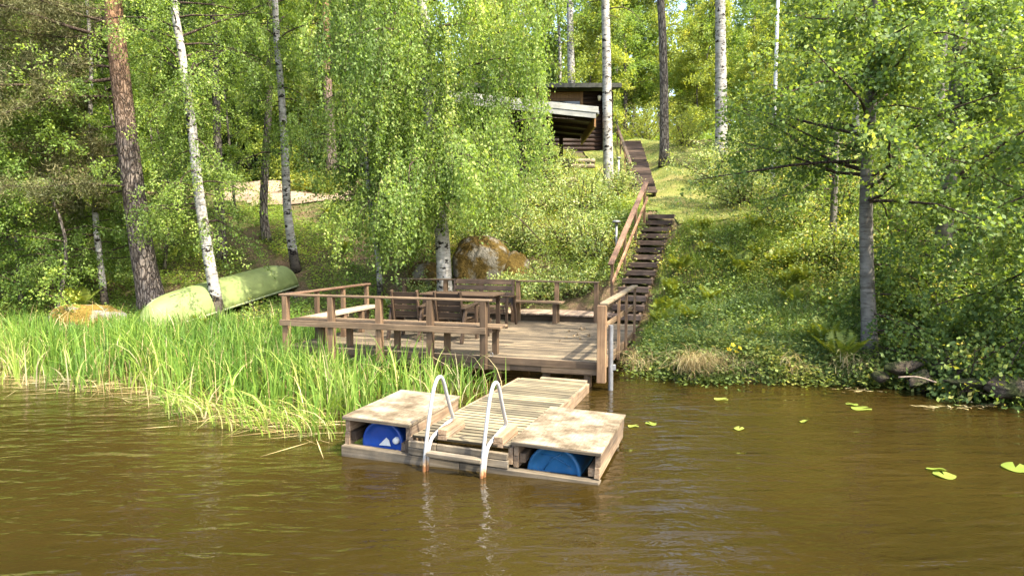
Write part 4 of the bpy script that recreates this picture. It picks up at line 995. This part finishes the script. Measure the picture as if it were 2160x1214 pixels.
ferns = [(1778, 760, 10.75, 1.0, 'large bright fern at the water edge left of the alder trunk'), (1745, 720, 11.3, .85, 'fern just above the large water edge fern'), (1405, 620, 14.6, .85, 'yellow green fern beside the lowest steps of the stairs'),
 (1420, 575, 15.4, .9, 'yellow green fern beside the middle steps of the stairs'), (1400, 655, 13.8, .75, 'fern right of the stair foot'), (1435, 540, 16.2, .8, 'fern beside the upper steps of the lower stairs'), (165, 628, 16.6, 1.1, 'dark green fern behind the low orange mossy boulder'), (130, 640, 16.8, .9, 'fern left of the low mossy boulder'),
 (420, 668, 15.3, .5, 'small yellow fern in front of the green boat'), (1690, 600, 14.0, .8, 'fern on the shaded slope left of the alder trunk'), (1640, 560, 14.9, .8, 'fern high on the slope above the bank herbs'), (1560, 540, 15.4, .8, 'fern in the middle of the sunny right slope'),
 (730, 560, 20.2, .7, 'fern on the dark slope left of the weeping birch'), (800, 620, 16.6, .6, 'fern at the foot of the thin birch behind the deck corner'), (700, 470, 23.6, .9, 'fern under the edge of the gravel clearing'), (480, 590, 18.4, .7, 'fern above the green boat')]
for k in range(16):
    d = 11.9+.42*k+rng.uniform(-.2, .2); x = rng.uniform(max(3.1+.30*(d-12), 2.9), 6.8); ferns.append((1080+x/d*F, 0, d, rng.uniform(.5, .8), 'low fern among the ground cover of the sunny right slope'))
for k, (px, py, d, s, lb) in enumerate(ferns):
    q = und(px, 600, d); o = link('fern', FM[k % 3]); o.location = (q[0], d, h1(q[0], d)-.02); o.scale = (s, s, s); o.rotation_euler = (0, 0, k*1.7)
    tag(o, lb, 'fern', 'ferns on the banks')
# marsh marigold flowers on the bank
for k, (px, py) in enumerate(((1538, 737), (1553, 742), (1545, 728), (1560, 735))):
    q = und(px, py, 10.9); b = MB()
    for a in np.linspace(0, 2*PI, 6)[:-1]: b._add([(0, 0, .0), (.03*math.cos(a-.5), .03*math.sin(a-.5), .012), (.045*math.cos(a), .045*math.sin(a), .02), (.03*math.cos(a+.5), .03*math.sin(a+.5), .012)], [(0, 1, 2, 3)])
    t = empty('marigold', q, 0, 'small yellow flower among the broad leaves of the right bank', 'flower', 'yellow flowers on the right bank'); t.rotation_euler = (.7, .2*k, 0)
    b.build('petals', M['flower'], t); b = MB(); b.tube([(0, 0, -.25), (0, 0, 0)], .003, 4); b.build('stem', M['leaf_herb'], t)

# water lily pads
def pad(label, px, py, r, rz, tilt=0.0):
    q = und(px, py, 2.3*F/(py-502)); k = (CZ-.008)/(CZ-q[2]) if q[2] < CZ else 1; q = np.array([0, 0, CZ])+(q-np.array([0, 0, CZ]))*k
    n = 28; V = [(0, 0, .0)]; Fs = []
    for ring in (.5, 1.0):
        for i in range(n):
            a = .22+(2*PI-.44)*i/(n-1); rr = r*ring*(1+.05*math.cos(a*2)); V.append((rr*math.cos(a), rr*.86*math.sin(a), (.004+.006*math.sin(3*a+rz))*ring+tilt*ring*max(0, math.sin(a))*r))
    for i in range(n-1): Fs += [(0, 1+i, 2+i, 2+i), (1+i, 1+n+i, 2+n+i, 2+i)]
    b = MB(); b._add(V, [f if len(set(f)) == 4 else f[:3] for f in Fs], random.random(), True)
    o = b.build('lily_pad', M['lily']); o.scale = (.86, .86, 1); o.location = q; o.rotation_euler = (0, 0, rz); tag(o, label, 'lily pad', 'lily pads floating on the water')
for a in (('lily pad touching the right side of the float', 1336, 898, .075, .3), ('lily pad a little right of the one beside the float', 1373, 893, .085, 2.0), ('lone lily pad midway between the float and the alder shore', 1559, 903, .085, 1.0), ('lily pad with one edge lifted, right of the lone middle pad', 1697, 889, .08, 4.0, .5),
          ('flat lily pad nearest the right shore, in dark water', 1817, 861, .15, .2), ('large lily pad in front at the lower right', 1992, 1001, .13, 1.4), ('lily pad partly hidden behind the large front pad', 1975, 991, .10, 3.0, .3), ('lily pad cut off by the right picture edge', 2142, 985, .17, .9), ('thin faint lily pad in the dark water off the bank herbs', 1521, 841, .11, .1), ('dull lily pad just behind the pad nearest the right shore', 1797, 852, .09, 2.2)): pad(*a)
n = 90; i = rng.integers(0, 5, n); cx = np.array([(1985, 863), (2045, 862), (2110, 860), (1835, 826), (2150, 856)])[i]
px = cx[:, 0]+rng.normal(size=n)*22; py = cx[:, 1]+rng.normal(size=n)*3; dd = CZ*F/(py-502)
P0 = np.stack([(px-1080)/F*dd, dd, np.full(n, .008)], 1); lf = Leaves(); lf.add(P0, rng.normal(size=(n, 3))*np.array([1, .5, .03]), rng.uniform(.04, .18, n), .22, 0, None, np.tile([[0, 0, 1.]], (n, 1)))
tag(link('floating_debris', lf.data('floating_debris', M['straw'])), 'pale bits of floating plant debris near the right shore', 'debris', kind='stuff')
# dried leaf clumps on the deck
for k, (px, py, s) in enumerate(((1228, 697, .05), (1200, 701, .03), (1218, 709, .03), (1242, 712, .04), (1210, 711, .025), (1195, 715, .02), (1224, 718, .025), (1180, 722, .02))):
    dd = (CZ-DZ)*F/(py-502); q = und(px, py, dd); lf = Leaves(); m = 14
    lf.add(rng.normal(size=(m, 3))*s*.35+np.array([0, 0, s*.4]), rng.normal(size=(m, 3)), s*rng.uniform(.6, 1.2, m), .7, .2)
    o = link('leaf_clump', lf.data('leaf_clump', M['litter'])); o.location = (q[0], q[1], DZ+.01); tag(o, 'small dry brown leaf clump lying on the open deck boards', 'leaf clump', 'dry leaf clumps on the deck')

# shrubs
def shrub(name, label, loc, r, hgt, nb, nl, size, lm, group, cat='shrub', wd=.62):
    root = empty(name, loc, random.uniform(0, 6), label, cat, group); mb = MB(); lf = Leaves()
    for k in range(nb):
        a = rng.uniform(0, 2*PI); e = rng.uniform(.5, 1.45); L = hgt*rng.uniform(.6, 1.1)
        d = np.array([math.cos(a)*math.cos(e)*r/hgt*1.4, math.sin(a)*math.cos(e)*r/hgt*1.4, math.sin(e)])
        bp = branch((rng.normal()*.12, rng.normal()*.12, -.05), d, L, .5, 6, .16); mb.tube(bp, list(np.linspace(.012+.006*hgt, .003, 6)), 4, caps=False)
        for j in range(7):
            s = .25+.75*(j+rng.random())/7; q = along(bp, np.array([s]))[0]; tp = branch(q, nrm(rng.normal(size=3)+np.array([0, 0, .25])), r*.55*rng.uniform(.5, 1.2), .5, 4, .2); mb.tube(tp, [.004, .003, .002, .001], 3, caps=False)
            m = max(3, int(nl*rng.uniform(.5, 1.4))); P = along(tp, rng.uniform(.1, 1, m))+rng.normal(size=(m, 3))*size*1.1
            lf.add(P, rng.normal(size=(m, 3))+np.array([0, 0, -.1]), size*rng.uniform(.6, 1.25, m), wd, .1, None, rng.normal(size=(m, 3))*.7+np.array([0, 0, .9]))
    mb.build('branches', M['twig'], root); link('foliage', lf.data('foliage', M[lm]), root); return root
G1 = 'leafy shrubs on the slope left of the lower stairs'
for px, d, r, hg, lb in ((1100, 18.6, .95, 1.25, 'pale leafed shrub right above the big mossy boulder'), (1185, 18.8, 1.0, 1.35, 'pale leafed shrub in the middle of the slope left of the stairs'), (1255, 17.9, .85, 1.15, 'pale leafed shrub beside the grey post lamp'), (1150, 20.8, .9, 1.1, 'pale leafed shrub below the brown retaining wall'),
   (1235, 20.8, .95, 1.35, 'tall pale shrub in front of the white birch'), (1310, 21.6, .7, 1.1, 'pale shrub at the foot of the upper stair handrail'), (1060, 20.2, .9, 1.2, 'pale shrub at the right edge of the weeping birch leaves'), (1200, 16.9, .7, .7, 'low shrub behind the right end of the back railing'), (1130, 16.9, .6, .65, 'low shrub between the boulder and the back bench'), (1015, 16.75, .42, .5, 'small seedling shrub in front of the big mossy boulder'), (1085, 17.0, .5, .6, 'small shrub in front of the boulder right of the big mossy one'), (890, 16.7, .5, .75, 'small leafy shrub left of the weeping birch trunk'), (1020, 18.7, .9, 1.1, 'leafy shrub rising behind the big mossy boulder'), (1180, 22.3, .7, 1.25, 'pale shrub against the grey retaining wall')):
    x = (px-1080)/F*d; shrub('leafy_shrub', lb, (x, d, h1(x, d)), r, hg*1.3, 24, 26, .06, 'leaf_shrub', G1)
G2 = 'bushes on the right slope'
for px, d, r, hg, lb, lm in ((1510, 25, 1.3, 2.0, 'sunlit bush right of the lawn near the grey barked tree', 'leaf_shrub'), (1570, 20.5, 1.2, 1.9, 'sunlit bush at the right edge of the lawn', 'leaf_shrub'), (1640, 22, 1.4, 2.2, 'sunlit bush below the flagpole', 'leaf_yellow'), (1665, 17.5, 1.1, 1.7, 'leafy bush above the ferny slope', 'leaf_ground'), (1760, 18.5, 1.3, 2.2, 'bush behind the left alder trunk', 'leaf_ground'),
   (1745, 14.8, .9, 1.3, 'low bush left of the left alder trunk', 'leaf_ground'), (1900, 15.5, 1.3, 2.2, 'bush seen between the two alder trunks', 'leaf_alder'), (2090, 14.5, 1.4, 2.6, 'dark bush right of the right alder trunk', 'leaf_alder'), (1930, 12.2, .9, 1.4, 'dark bush at the foot of the right alder', 'leaf_alder'), (2080, 11.2, 1.0, 1.6, 'dark bush above the shore rocks', 'leaf_alder'), (1590, 28, 1.5, 2.4, 'light bush farther back on the right slope', 'leaf_yellow'), (1440, 33, 1.5, 2.4, 'yellow green bush behind the grey barked tree', 'leaf_yellow'), (1360, 39, 1.6, 2.6, 'yellow green bush beyond the top of the upper stairs', 'leaf_yellow'), (2060, 9.75, .85, 1.5, 'lighter bush leaning over the water at the far right', 'leaf_ground'), (1985, 11.5, 1.1, 1.9, 'bush filling the gap under the right alder', 'leaf_ground'), (2140, 12.6, 1.3, 2.3, 'tall bush close to the right picture edge', 'leaf_ground'), (2010, 10.9, .8, 1.3, 'dark bush between the shore rocks and the right alder', 'leaf_alder'), (2130, 10.3, .9, 1.5, 'leafy bush low at the right picture edge', 'leaf_alder'), (2150, 17, 1.5, 3, 'tall dark bush at the right picture edge', 'leaf_alder')):
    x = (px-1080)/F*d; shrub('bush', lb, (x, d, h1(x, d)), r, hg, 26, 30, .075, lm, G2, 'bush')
for px, d, r, hg, lb in ((640, 29, 1.5, 1.1, 'yellow lit low bush at the edge of the gravel clearing'), (700, 28.5, 1.0, .9, 'small yellow lit bush at the right end of the gravel clearing')):
    x = (px-1080)/F*d; shrub('low_bush', lb, (x, d, h1(x, d)), r, hg, 26, 26, .10, 'fern', 'yellow bushes by the gravel clearing', 'bush')
q = und(540, 640, 15.5)
shrub('rowan_sapling', 'small rowan seedling in front of the middle of the green boat', (q[0], q[1], h1(q[0], q[1])), .35, .75, 6, 9, .07, 'leaf_ground', None, 'sapling', .35)
#@@TREES

# ------------------------------------------------------------------ trees
def G(n_br, t0, t1, L, elev, droop, n_tw, Ltw, n_lf, size, hang=.5, **k): return dict(n_br=n_br, t0=t0, t1=t1, L=L, elev=elev, droop=droop, n_tw=n_tw, Ltw=Ltw, n_lf=n_lf, size=size, hang=hang, **k)

# big leaning pine
path, base = trunk_px([(326, 655), (305, 560), (288, 450), (272, 320), (258, 200), (245, 80), (239, 0)], 16.9, 18)
r = radii(path, .29, 18, 1.55)
needle = lambda *a, **k: G(*a, width=.11, leafhang=-.1, tw_r=.006, **k)
tree('pine_tree', 'large pine with plated grey trunk and orange upper bark behind the green boat', 'pine', path, r, M['bark_pine'], M['needle_pine'],
     [needle(12, .30, .44, 4.8, .10, .25, 18, .6, 130, .12, .05, az=(2.6, 4.2), taper=.2), needle(6, .17, .27, 3.2, -.02, .35, 15, .5, 120, .12, .05, az=(2.8, 4.2), taper=.2), needle(26, .55, 1, 3.6, .3, .2, 12, .5, 100, .13, .0)], None, 16)
# the leaning white birch in front of the boat
path, base = trunk_px([(463, 672), (452, 610), (438, 530), (424, 440), (414, 360), (405, 270), (393, 180), (380, 90), (368, 20)], 15.9, 14)
tree('birch_tree', 'slender leaning white birch in front of the green boat', 'birch', path, radii(path, .135, 14), M['bark_birch'], M['leaf_birch'],
     [G(30, .20, .5, 1.9, .2, .8, 8, .8, 28, .06, .6), G(38, .45, 1, 2.6, .5, .7, 8, .9, 30, .06, .7)])
path, base = trunk_px([(626, 570), (616, 520), (606, 440), (603, 370), (598, 270), (592, 180), (585, 100), (580, 0)], 19.7, 16)
tree('birch_tree', 'slim pale birch standing behind the raised end of the boat', 'birch', path, radii(path, .13, 16), M['bark_birch'], M['leaf_birch'],
     [G(22, .26, .5, 1.8, .2, .8, 7, .8, 26, .07, .6), G(38, .45, 1, 2.6, .5, .7, 8, .9, 28, .07, .7)])
path, base = trunk_px([(470, 548), (464, 450), (460, 330), (455, 180), (452, 60)], 20.3, 16)
tree('alder_tree', 'straight grey trunk between the leaning birch and the gravel clearing', 'tree', path, radii(path, .14, 16), M['bark_gray'], M['leaf_forest'],
     [G(10, .25, .45, 1.8, .2, .4, 7, .8, 26, .075, .3), G(34, .45, 1, 2.8, .4, .4, 8, .9, 28, .075, .3)])
path, base = trunk_px([(563, 512), (556, 450), (558, 380), (565, 250), (569, 120), (570, 20)], 21.5, 17)
tree('alder_tree', 'grey trunk rising in front of the pale gravel clearing', 'tree', path, radii(path, .13, 17), M['bark_gray'], M['leaf_forest'],
     [G(10, .3, .45, 1.8, .2, .4, 7, .8, 26, .075, .3), G(34, .45, 1, 2.8, .4, .4, 8, .9, 28, .075, .3)])
path, base = trunk_px([(803, 604), (798, 550), (788, 480), (777, 400), (770, 280)], 17.2, 10)
tree('birch_tree', 'thin crooked birch behind the left corner of the deck', 'birch', path, radii(path, .075, 10), M['bark_birch'], M['leaf_birch'],
     [G(30, .3, 1, 1.8, .4, .8, 7, .8, 26, .06, .8)])
path, base = trunk_px([(222, 640), (212, 560), (203, 480), (196, 380), (190, 250)], 17.2, 10)
tree('birch_tree', 'thin pale birch left of the big pine', 'birch', path, radii(path, .085, 10), M['bark_birch'], M['leaf_birch'],
     [G(18, .12, .4, 2.0, .2, .5, 8, .8, 28, .065, .5), G(30, .35, 1, 2.4, .4, .6, 8, .8, 28, .065, .5)])
GS = 'leafy saplings on the left bank'
for px, d, H, L, lb in ((40, 17.5, 7, 2.0, 'leafy sapling at the left picture edge'), (115, 16.4, 5.5, 1.7, 'leafy sapling above the fern left of the mossy boulder'), (170, 18.8, 7.5, 2.0, 'leafy sapling between the picture edge and the big pine'), (345, 19.5, 7, 1.7, 'leafy sapling just right of the big pine trunk'), (20, 21.5, 9, 2.4, 'taller sapling behind the one at the left edge'), (-60, 16.5, 7, 2.2, 'leafy sapling just outside the left edge'), (500, 24, 8, 1.8, 'leafy sapling left of the gravel clearing'), (260, 22, 9, 2.2, 'leafy sapling in the shade behind the big pine')):
    x = (px-1080)/F*d; z0 = h1(x, d); path = np.array(catmull([(x, d, z0-.05), (x+rng.normal()*.2, d, z0+H*.35), (x+rng.normal()*.3, d, z0+H*.7), (x+rng.normal()*.5, d, z0+H)], 4))
    tree('sapling', lb, 'sapling', path, radii(path, .05, H, 1.2), M['bark_gray'], M['leaf_forest'], [G(34, .08, 1, L, .35, .5, 8, .7, 27, .07, .35, taper=.55)], GS, 8)
# weeping birch over the deck
path, base = trunk_px([(940, 590), (934, 520), (928, 460), (920, 390), (912, 320), (905, 240), (898, 140), (893, 40)], 16.3, 18)
rad = radii(path, .185, 18, 1.35)
def weeping(mb, lf, P, r):
    for k in range(34):                                  # main limbs
        t = .17+.80*((k+rng.random())/34)**1.5; p = along(P, np.array([t]))[0]; a = k*2.4+rng.uniform(-.4, .4); e = rng.uniform(.35, .85)
        L = (3.3*(1-.5*t))*rng.uniform(.75, 1.1)*(1.24 if math.cos(a) > .2 else 1); bp = branch(p, (math.cos(a)*math.cos(e), math.sin(a)*math.cos(e), math.sin(e)), L, 1.3, 7, .1)
        mb.tube(bp, list(np.linspace(.045*(1-.5*t), .006, 7)), 5, caps=False)
        for lk in range(29):                             # locks of hanging strands
            sl0 = rng.uniform(.12, 1)**.85; c0 = along(bp, np.array([sl0]))[0]+rng.normal(size=3)*np.array([.42, .42, .24]); tb = rng.beta(2, 2)
            o0 = nrm(np.array([c0[0], c0[1], 0]))*.22+rng.normal(size=3)*.08; l0 = rng.uniform(.7, 2.6)
            for j in range(6):
                q = c0+rng.normal(size=3)*np.array([.12, .12, .2])
                zmin = np.interp(q[0], [-3, -2.2, -1.5, -.8, -.35, .0, .3, .8, 1.3, 1.9, 2.8], [2.3, 1.5, 1.05, .95, 1.7, 2.5, 2.5, 2.1, 2.5, 3.0, 3.6])-(.3 if q[1] < 0 else 0)
                if q[0] > 2.2: zmin = 6.4
                ln = min(l0*rng.uniform(.6, 1.1), q[2]-zmin-rng.uniform(0, .8))
                if ln < .2: continue
                o = o0+rng.normal(size=3)*.05
                sp = np.array([q, q+o*.6+np.array([0, 0, -ln*.25]), q+o+np.array([0, 0, -ln*.6]), q+o*1.1+np.array([0, 0, -ln])])
                if j % 3 == 0: mb.tube(sp, [.0045, .0035, .0025, .0015], 3, caps=False)
                m = int(27*ln*rng.uniform(.7, 1.3)); Q = along(sp, rng.uniform(0, 1, m))+rng.normal(size=(m, 3))*.04
                lf.add(Q, rng.normal(size=(m, 3))*.65+np.array([0, 0, -1.0]), .078*rng.uniform(.6, 1.2, m), .55, .1, np.clip(tb+rng.normal(size=m)*.18, 0, 1))
    return
def weeping_all(mb, lf, P, r):
    weeping(mb, lf, P, r)
    for lk in range(90):                                # short inner shoots hanging close to the trunk
        z0 = rng.uniform(2.6, 9.5); c0 = along(P, np.array([z0/P[-1][2]]))[0]+np.array([rng.normal()*.42, -abs(rng.normal())*.55-.15, 0]); tb = rng.beta(2, 2)
        for j in range(6):
            q = c0+rng.normal(size=3)*np.array([.12, .12, .2]); ln = min(rng.uniform(.4, 1.4), q[2]-2.1)
            if ln < .2: continue
            sp = np.array([q, q+rng.normal(size=3)*.05+np.array([0, 0, -ln*.5]), q+rng.normal(size=3)*.07+np.array([0, 0, -ln])])
            m = int(26*ln*rng.uniform(.7, 1.3)); Q = along(sp, rng.uniform(0, 1, m))+rng.normal(size=(m, 3))*.04
            lf.add(Q, rng.normal(size=(m, 3))*.65+np.array([0, 0, -1.0]), .078*rng.uniform(.6, 1.2, m), .55, .1, np.clip(tb+rng.normal(size=m)*.18, 0, 1))
tree('weeping_birch', 'weeping birch with long hanging leafy strands over the back of the deck', 'birch', path, rad, M['bark_birch'], M['leaf_birch'], [], None, 16, weeping_all)

# trees around the cabins
path, base = trunk_px([(1284, 400), (1283, 340), (1281, 250), (1280, 150), (1278, 50), (1277, 0)], 23.0, 20)
tree('birch_tree', 'tall straight white birch beside the foot of the upper stairs', 'birch', path, radii(path, .175, 20, 1.2), M['bark_birch'], M['leaf_birch'], [G(8, .30, .46, 1.8, .6, 1.0, 6, 1.0, 24, .07, .9), G(34, .46, 1, 3.2, .6, .9, 8, 1.1, 26, .075, .9)], None, 16)
path, base = trunk_px([(1402, 322), (1401, 250), (1400, 150), (1396, 40)], 28.5, 20)
tree('birch_tree', 'dark barked tree standing on the lawn right of the upper stairs', 'birch', path, radii(path, .20, 20, 1.35), M['bark_gray'], M['leaf_yellow'], [G(30, .42, 1, 3.4, .5, .9, 8, 1.1, 24, .09, .8)], None, 14)
path, base = trunk_px([(1522, 340), (1521, 220), (1520, 100), (1519, 0)], 27, 20)
tree('birch_tree', 'thick old birch half hidden by leaves right of the lawn', 'birch', path, radii(path, .25, 20, 1.2), M['bark_birch'], M['leaf_birch'], [G(8, .25, .4, 2.5, .3, .8, 7, 1.1, 26, .085, .8), G(30, .4, 1, 3.6, .5, .9, 8, 1.1, 26, .085, .8)], None, 14)
path, base = trunk_px([(1212, 300), (1206, 180), (1203, 60), (1202, 0)], 41, 21)
tree('birch_tree', 'pale birch rising behind the flat roof of the log cabin', 'birch', path, radii(path, .26, 21, 1.2), M['bark_birch'], M['leaf_yellow'], [G(34, .35, 1, 3.4, .5, .9, 8, 1.2, 24, .11, .8)], None, 12)
path, base = trunk_px([(700, 330), (697, 280), (692, 220), (688, 120)], 34, 20)
tree('pine_tree', 'stout grey pine trunk behind the yellow bush at the gravel clearing', 'pine', path, radii(path, .28, 20, 1.3), M['bark_pine'], M['needle_spruce'], [G(26, .5, 1, 3.2, .3, .3, 9, .6, 60, .16, .1, width=.14)], None, 12)
# alders on the right bank
ALD = dict(width=.85)
path, base = trunk_px([(1836, 775), (1832, 660), (1828, 540), (1827, 420), (1832, 290), (1840, 160), (1846, 40)], 10.95, 12)
tree('alder_tree', 'alder with pale grey trunk rising from the water edge left of the shore rocks', 'alder', path, radii(path, .115, 12, 1.5), M['bark_alder'], M['leaf_alder'],
     [G(20, .26, .60, 3.0, .25, .1, 11, .7, 23, .068, .25, az=(PI*.75, PI*1.5), taper=.3, **ALD), G(10, .34, .62, 1.5, .2, .3, 9, .6, 20, .065, .3, az=(-PI*.75, -PI*.3), **ALD), G(12, .03, .2, 1.4, .2, .4, 8, .5, 18, .065, .3, az=(-PI*.6, PI*.5), **ALD), G(18, .25, .62, 2.4, .4, .4, 8, .7, 16, .075, .3, az=(-PI*.45, PI*.6), **ALD), G(18, .48, 1, 2.2, .6, .3, 8, .7, 15, .08, .3, **ALD)], None, 14)
path, base = trunk_px([(1962, 720), (1976, 620), (1988, 520), (1998, 410), (2008, 300), (2018, 180), (2028, 60)], 12.0, 13)
tree('alder_tree', 'thicker leaning alder with long rising limbs near the right edge', 'alder', path, radii(path, .15, 13, 1.4), M['bark_alder'], M['leaf_alder'],
     [G(9, .22, .42, 3.2, .65, -.1, 10, .8, 22, .075, .25, az=(-.7, .6), **ALD), G(32, .12, .55, 2.3, .3, .3, 9, .8, 22, .07, .3, az=(-PI*.8, PI*.35), **ALD), G(16, .55, 1, 2.3, .6, .3, 8, .8, 15, .08, .3, **ALD)], None, 14)
def treeat(name, label, cat, x, y, H, r, bk, lm, gr, group=None, lean=(0, 0)):
    z0 = h1(x, y); path = np.array(catmull([(x, y, z0-.1), (x+lean[0]*.3, y+lean[1]*.3, z0+H*.33), (x+lean[0]*.65+rng.normal()*.1, y+lean[1]*.65, z0+H*.66), (x+lean[0], y+lean[1], z0+H)], 4))
    return tree(name, label, cat, path, radii(path, r, H, 1.3), M[bk], M[lm], gr, group, 10)
treeat('alder_tree', 'alder whose leafy branches hang to the water at the right picture edge', 'alder', 7.7, 9.5, 5.2, .08, 'bark_alder', 'leaf_alder', [G(24, .08, .7, 1.7, -.1, .9, 10, .8, 26, .07, .8, az=(PI*.6, PI*1.6), taper=.3, **ALD), G(12, .6, 1, 1.4, .5, .4, 7, .6, 16, .08, .3, **ALD)], None, (-.3, -.2))
treeat('alder_tree', 'young alder spreading over the slope below the flagpole', 'alder', 7.4, 15.8, 9, .085, 'bark_alder', 'leaf_alder', [G(20, .16, .5, 3.0, .25, .2, 10, .8, 20, .075, .25, az=(PI*.6, PI*1.4), taper=.3, **ALD), G(18, .4, 1, 2.2, .5, .3, 8, .8, 15, .08, .3, **ALD)])
treeat('alder_tree', 'alder farther back between the two near alder trunks', 'alder', 10.8, 17.5, 12, .12, 'bark_alder', 'leaf_alder', [G(40, .15, 1, 3.2, .45, .3, 10, .9, 24, .085, .3, **ALD)])
treeat('alder_tree', 'alder on the shore just outside the right picture edge', 'alder', 13.6, 8.6, 13, .16, 'bark_alder', 'leaf_alder', [G(26, .2, 1, 3.4, .45, .3, 9, 1.0, 18, .10, .3, taper=.6, **ALD)])  # out of view, put here to shade the foliage of the right bank

# ------------------------------------------------------------------ the wood behind: five grown trees, copied
def proto(name, cat, H, r, bk, lm, gr):
    path = np.array(catmull([(0, 0, -.2), (rng.normal()*.2, rng.normal()*.2, H*.33), (rng.normal()*.4, rng.normal()*.3, H*.66), (rng.normal()*.5, 0, H)], 4))
    o = tree(name, 'x', cat, path, radii(path, r, H, 1.25), M[bk], M[lm], gr, None, 8); return o
PB = [proto('birch_tree', 'birch', 18, .14, 'bark_birch', 'leaf_yellow', [G(40, .22, 1, 3.0, .5, .9, 7, 1.3, 44, .145, .9, tw_r=0)]),
      proto('birch_tree', 'birch', 16, .12, 'bark_birch', 'leaf_birch', [G(40, .18, 1, 2.8, .5, .8, 7, 1.2, 44, .145, .8, tw_r=0)])]
PA_ = [proto('aspen_tree', 'tree', 17, .15, 'bark_gray', 'leaf_forest', [G(46, .12, 1, 3.0, .4, .4, 8, 1.1, 44, .145, .3, tw_r=0)])]
PY = [proto('young_tree', 'tree', 8, .06, 'bark_gray', 'leaf_yellow', [G(34, .05, 1, 2.2, .4, .4, 8, .9, 40, .13, .3, tw_r=0, taper=.6)]),
      proto('young_tree', 'tree', 7, .06, 'bark_gray', 'leaf_forest', [G(34, .05, 1, 2.2, .4, .4, 8, .9, 40, .13, .3, tw_r=0, taper=.6)])]
PS = [proto('spruce_tree', 'spruce', 18, .18, 'bark_gray', 'needle_spruce', [G(90, .05, 1, 3.0, -.12, .25, 9, .6, 50, .17, .5, width=.16, tw_r=0, taper=.95)])]
used = {}
def plant(protos, x, y, label, group, smin=.85, smax=1.2):
    p = protos[rng.integers(len(protos))]; s = rng.uniform(smin, smax); loc = (x, y, h1(x, y))
    if p.name not in used:
        used[p.name] = 1; p.location = loc; p.rotation_euler = (0, 0, rng.uniform(0, 6)); p.scale = (s, s, s); p['label'] = label; p['group'] = group
    else: copy_thing(p, loc, rng.uniform(0, 6.28), s, label, group)
placed = []
def ok(x, y, dmin):
    if any((x-a)**2+(y-b)**2 < dmin*dmin for a, b in placed): return False
    if -5 < x < 6.5 and y < 41: return False
    if 2.5 < x < 10.5 and y < 40: return False
    if -16 < x < -4 and y < 35: return False
    placed.append((x, y)); return True
def fill(n, x0, x1, y0, y1, dmin, kinds, tries=4000):
    c = 0
    for _ in range(tries):
        if c >= n: break
        y = rng.uniform(y0, y1); x = rng.uniform(x0, x1)
        if not ok(x, y, dmin): continue
        k = rng.choice(len(kinds), p=[q[0] for q in kinds]); plant(*[kinds[k][1]], x, y, kinds[k][2], kinds[k][3]); c += 1
GB = 'trees of the wood behind'
fill(60, -42, -5, 23, 52, 2.0, [(.34, PS, 'dark spruce in the shaded wood behind the gravel clearing', 'spruces of the left wood'), (.28, PA_, 'grey barked leafy tree in the shaded left wood', 'leafy trees of the left wood'), (.18, PB, 'birch in the shaded left wood', 'birches of the left wood'), (.20, PY, 'young bushy tree in the shaded left wood', 'young trees of the left wood')])
fill(16, -24, -6, 35.2, 45, 1.7, [(.3, PS, 'dark spruce just beyond the gravel clearing', 'spruces beyond the clearing'), (.7, PY, 'young bushy tree just beyond the gravel clearing', 'young trees beyond the clearing')])
fill(36, -4, 26, 40, 68, 2.6, [(.50, PB, 'slender birch in the bright wood behind the cabins', 'birches of the bright wood'), (.12, PA_, 'grey barked leafy tree in the bright wood behind the cabins', 'leafy trees of the bright wood'), (.34, PY, 'young yellow green tree in the bright wood behind the cabins', 'young trees of the bright wood'), (.04, PS, 'lone spruce in the bright wood behind the cabins', 'spruces of the bright wood')])
fill(20, 13, 40, 20, 46, 3.0, [(.35, PB, 'birch on the wooded right slope', 'birches of the right slope'), (.30, PA_, 'grey barked leafy tree on the wooded right slope', 'leafy trees of the right slope'), (.30, PY, 'young bushy tree on the wooded right slope', 'young trees of the right slope'), (.05, PS, 'spruce on the wooded right slope', 'spruces of the right slope')])
fill(12, -30, -14, 17, 24, 2.4, [(.5, PA_, 'grey barked leafy tree on the far left shore', 'leafy trees of the left shore'), (.5, PY, 'young bushy tree on the far left shore', 'young trees of the left shore')])
for p in PB+PA_+PY+PS:
    if p.name not in used: p.location = (rng.uniform(-20, -10), 45, h1(-15, 45)); p['label'] = 'leafy tree deep in the left wood'
# far wood that closes the view
n = 230000; x = rng.uniform(-110, 110, n); y = rng.uniform(64, 90, n); k = patch(x, y, .35, 1)
hh = (8+8*patch(x, y, .22, 3)+np.where(x < 2, 7, 0))*rng.random(n)**.8
lf = Leaves(); lf.add(np.stack([x, y, hz(x, y)+hh], 1), rng.normal(size=(n, 3))+np.array([0, 0, -.4]), rng.uniform(.25, .5, n), .62, .1, np.clip(k+rng.normal(size=n)*.2, 0, 1))
tag(link('far_wood', lf.data('far_wood', M['leaf_yellow'])), 'far green wood closing the view behind the hill', 'forest', kind='stuff')
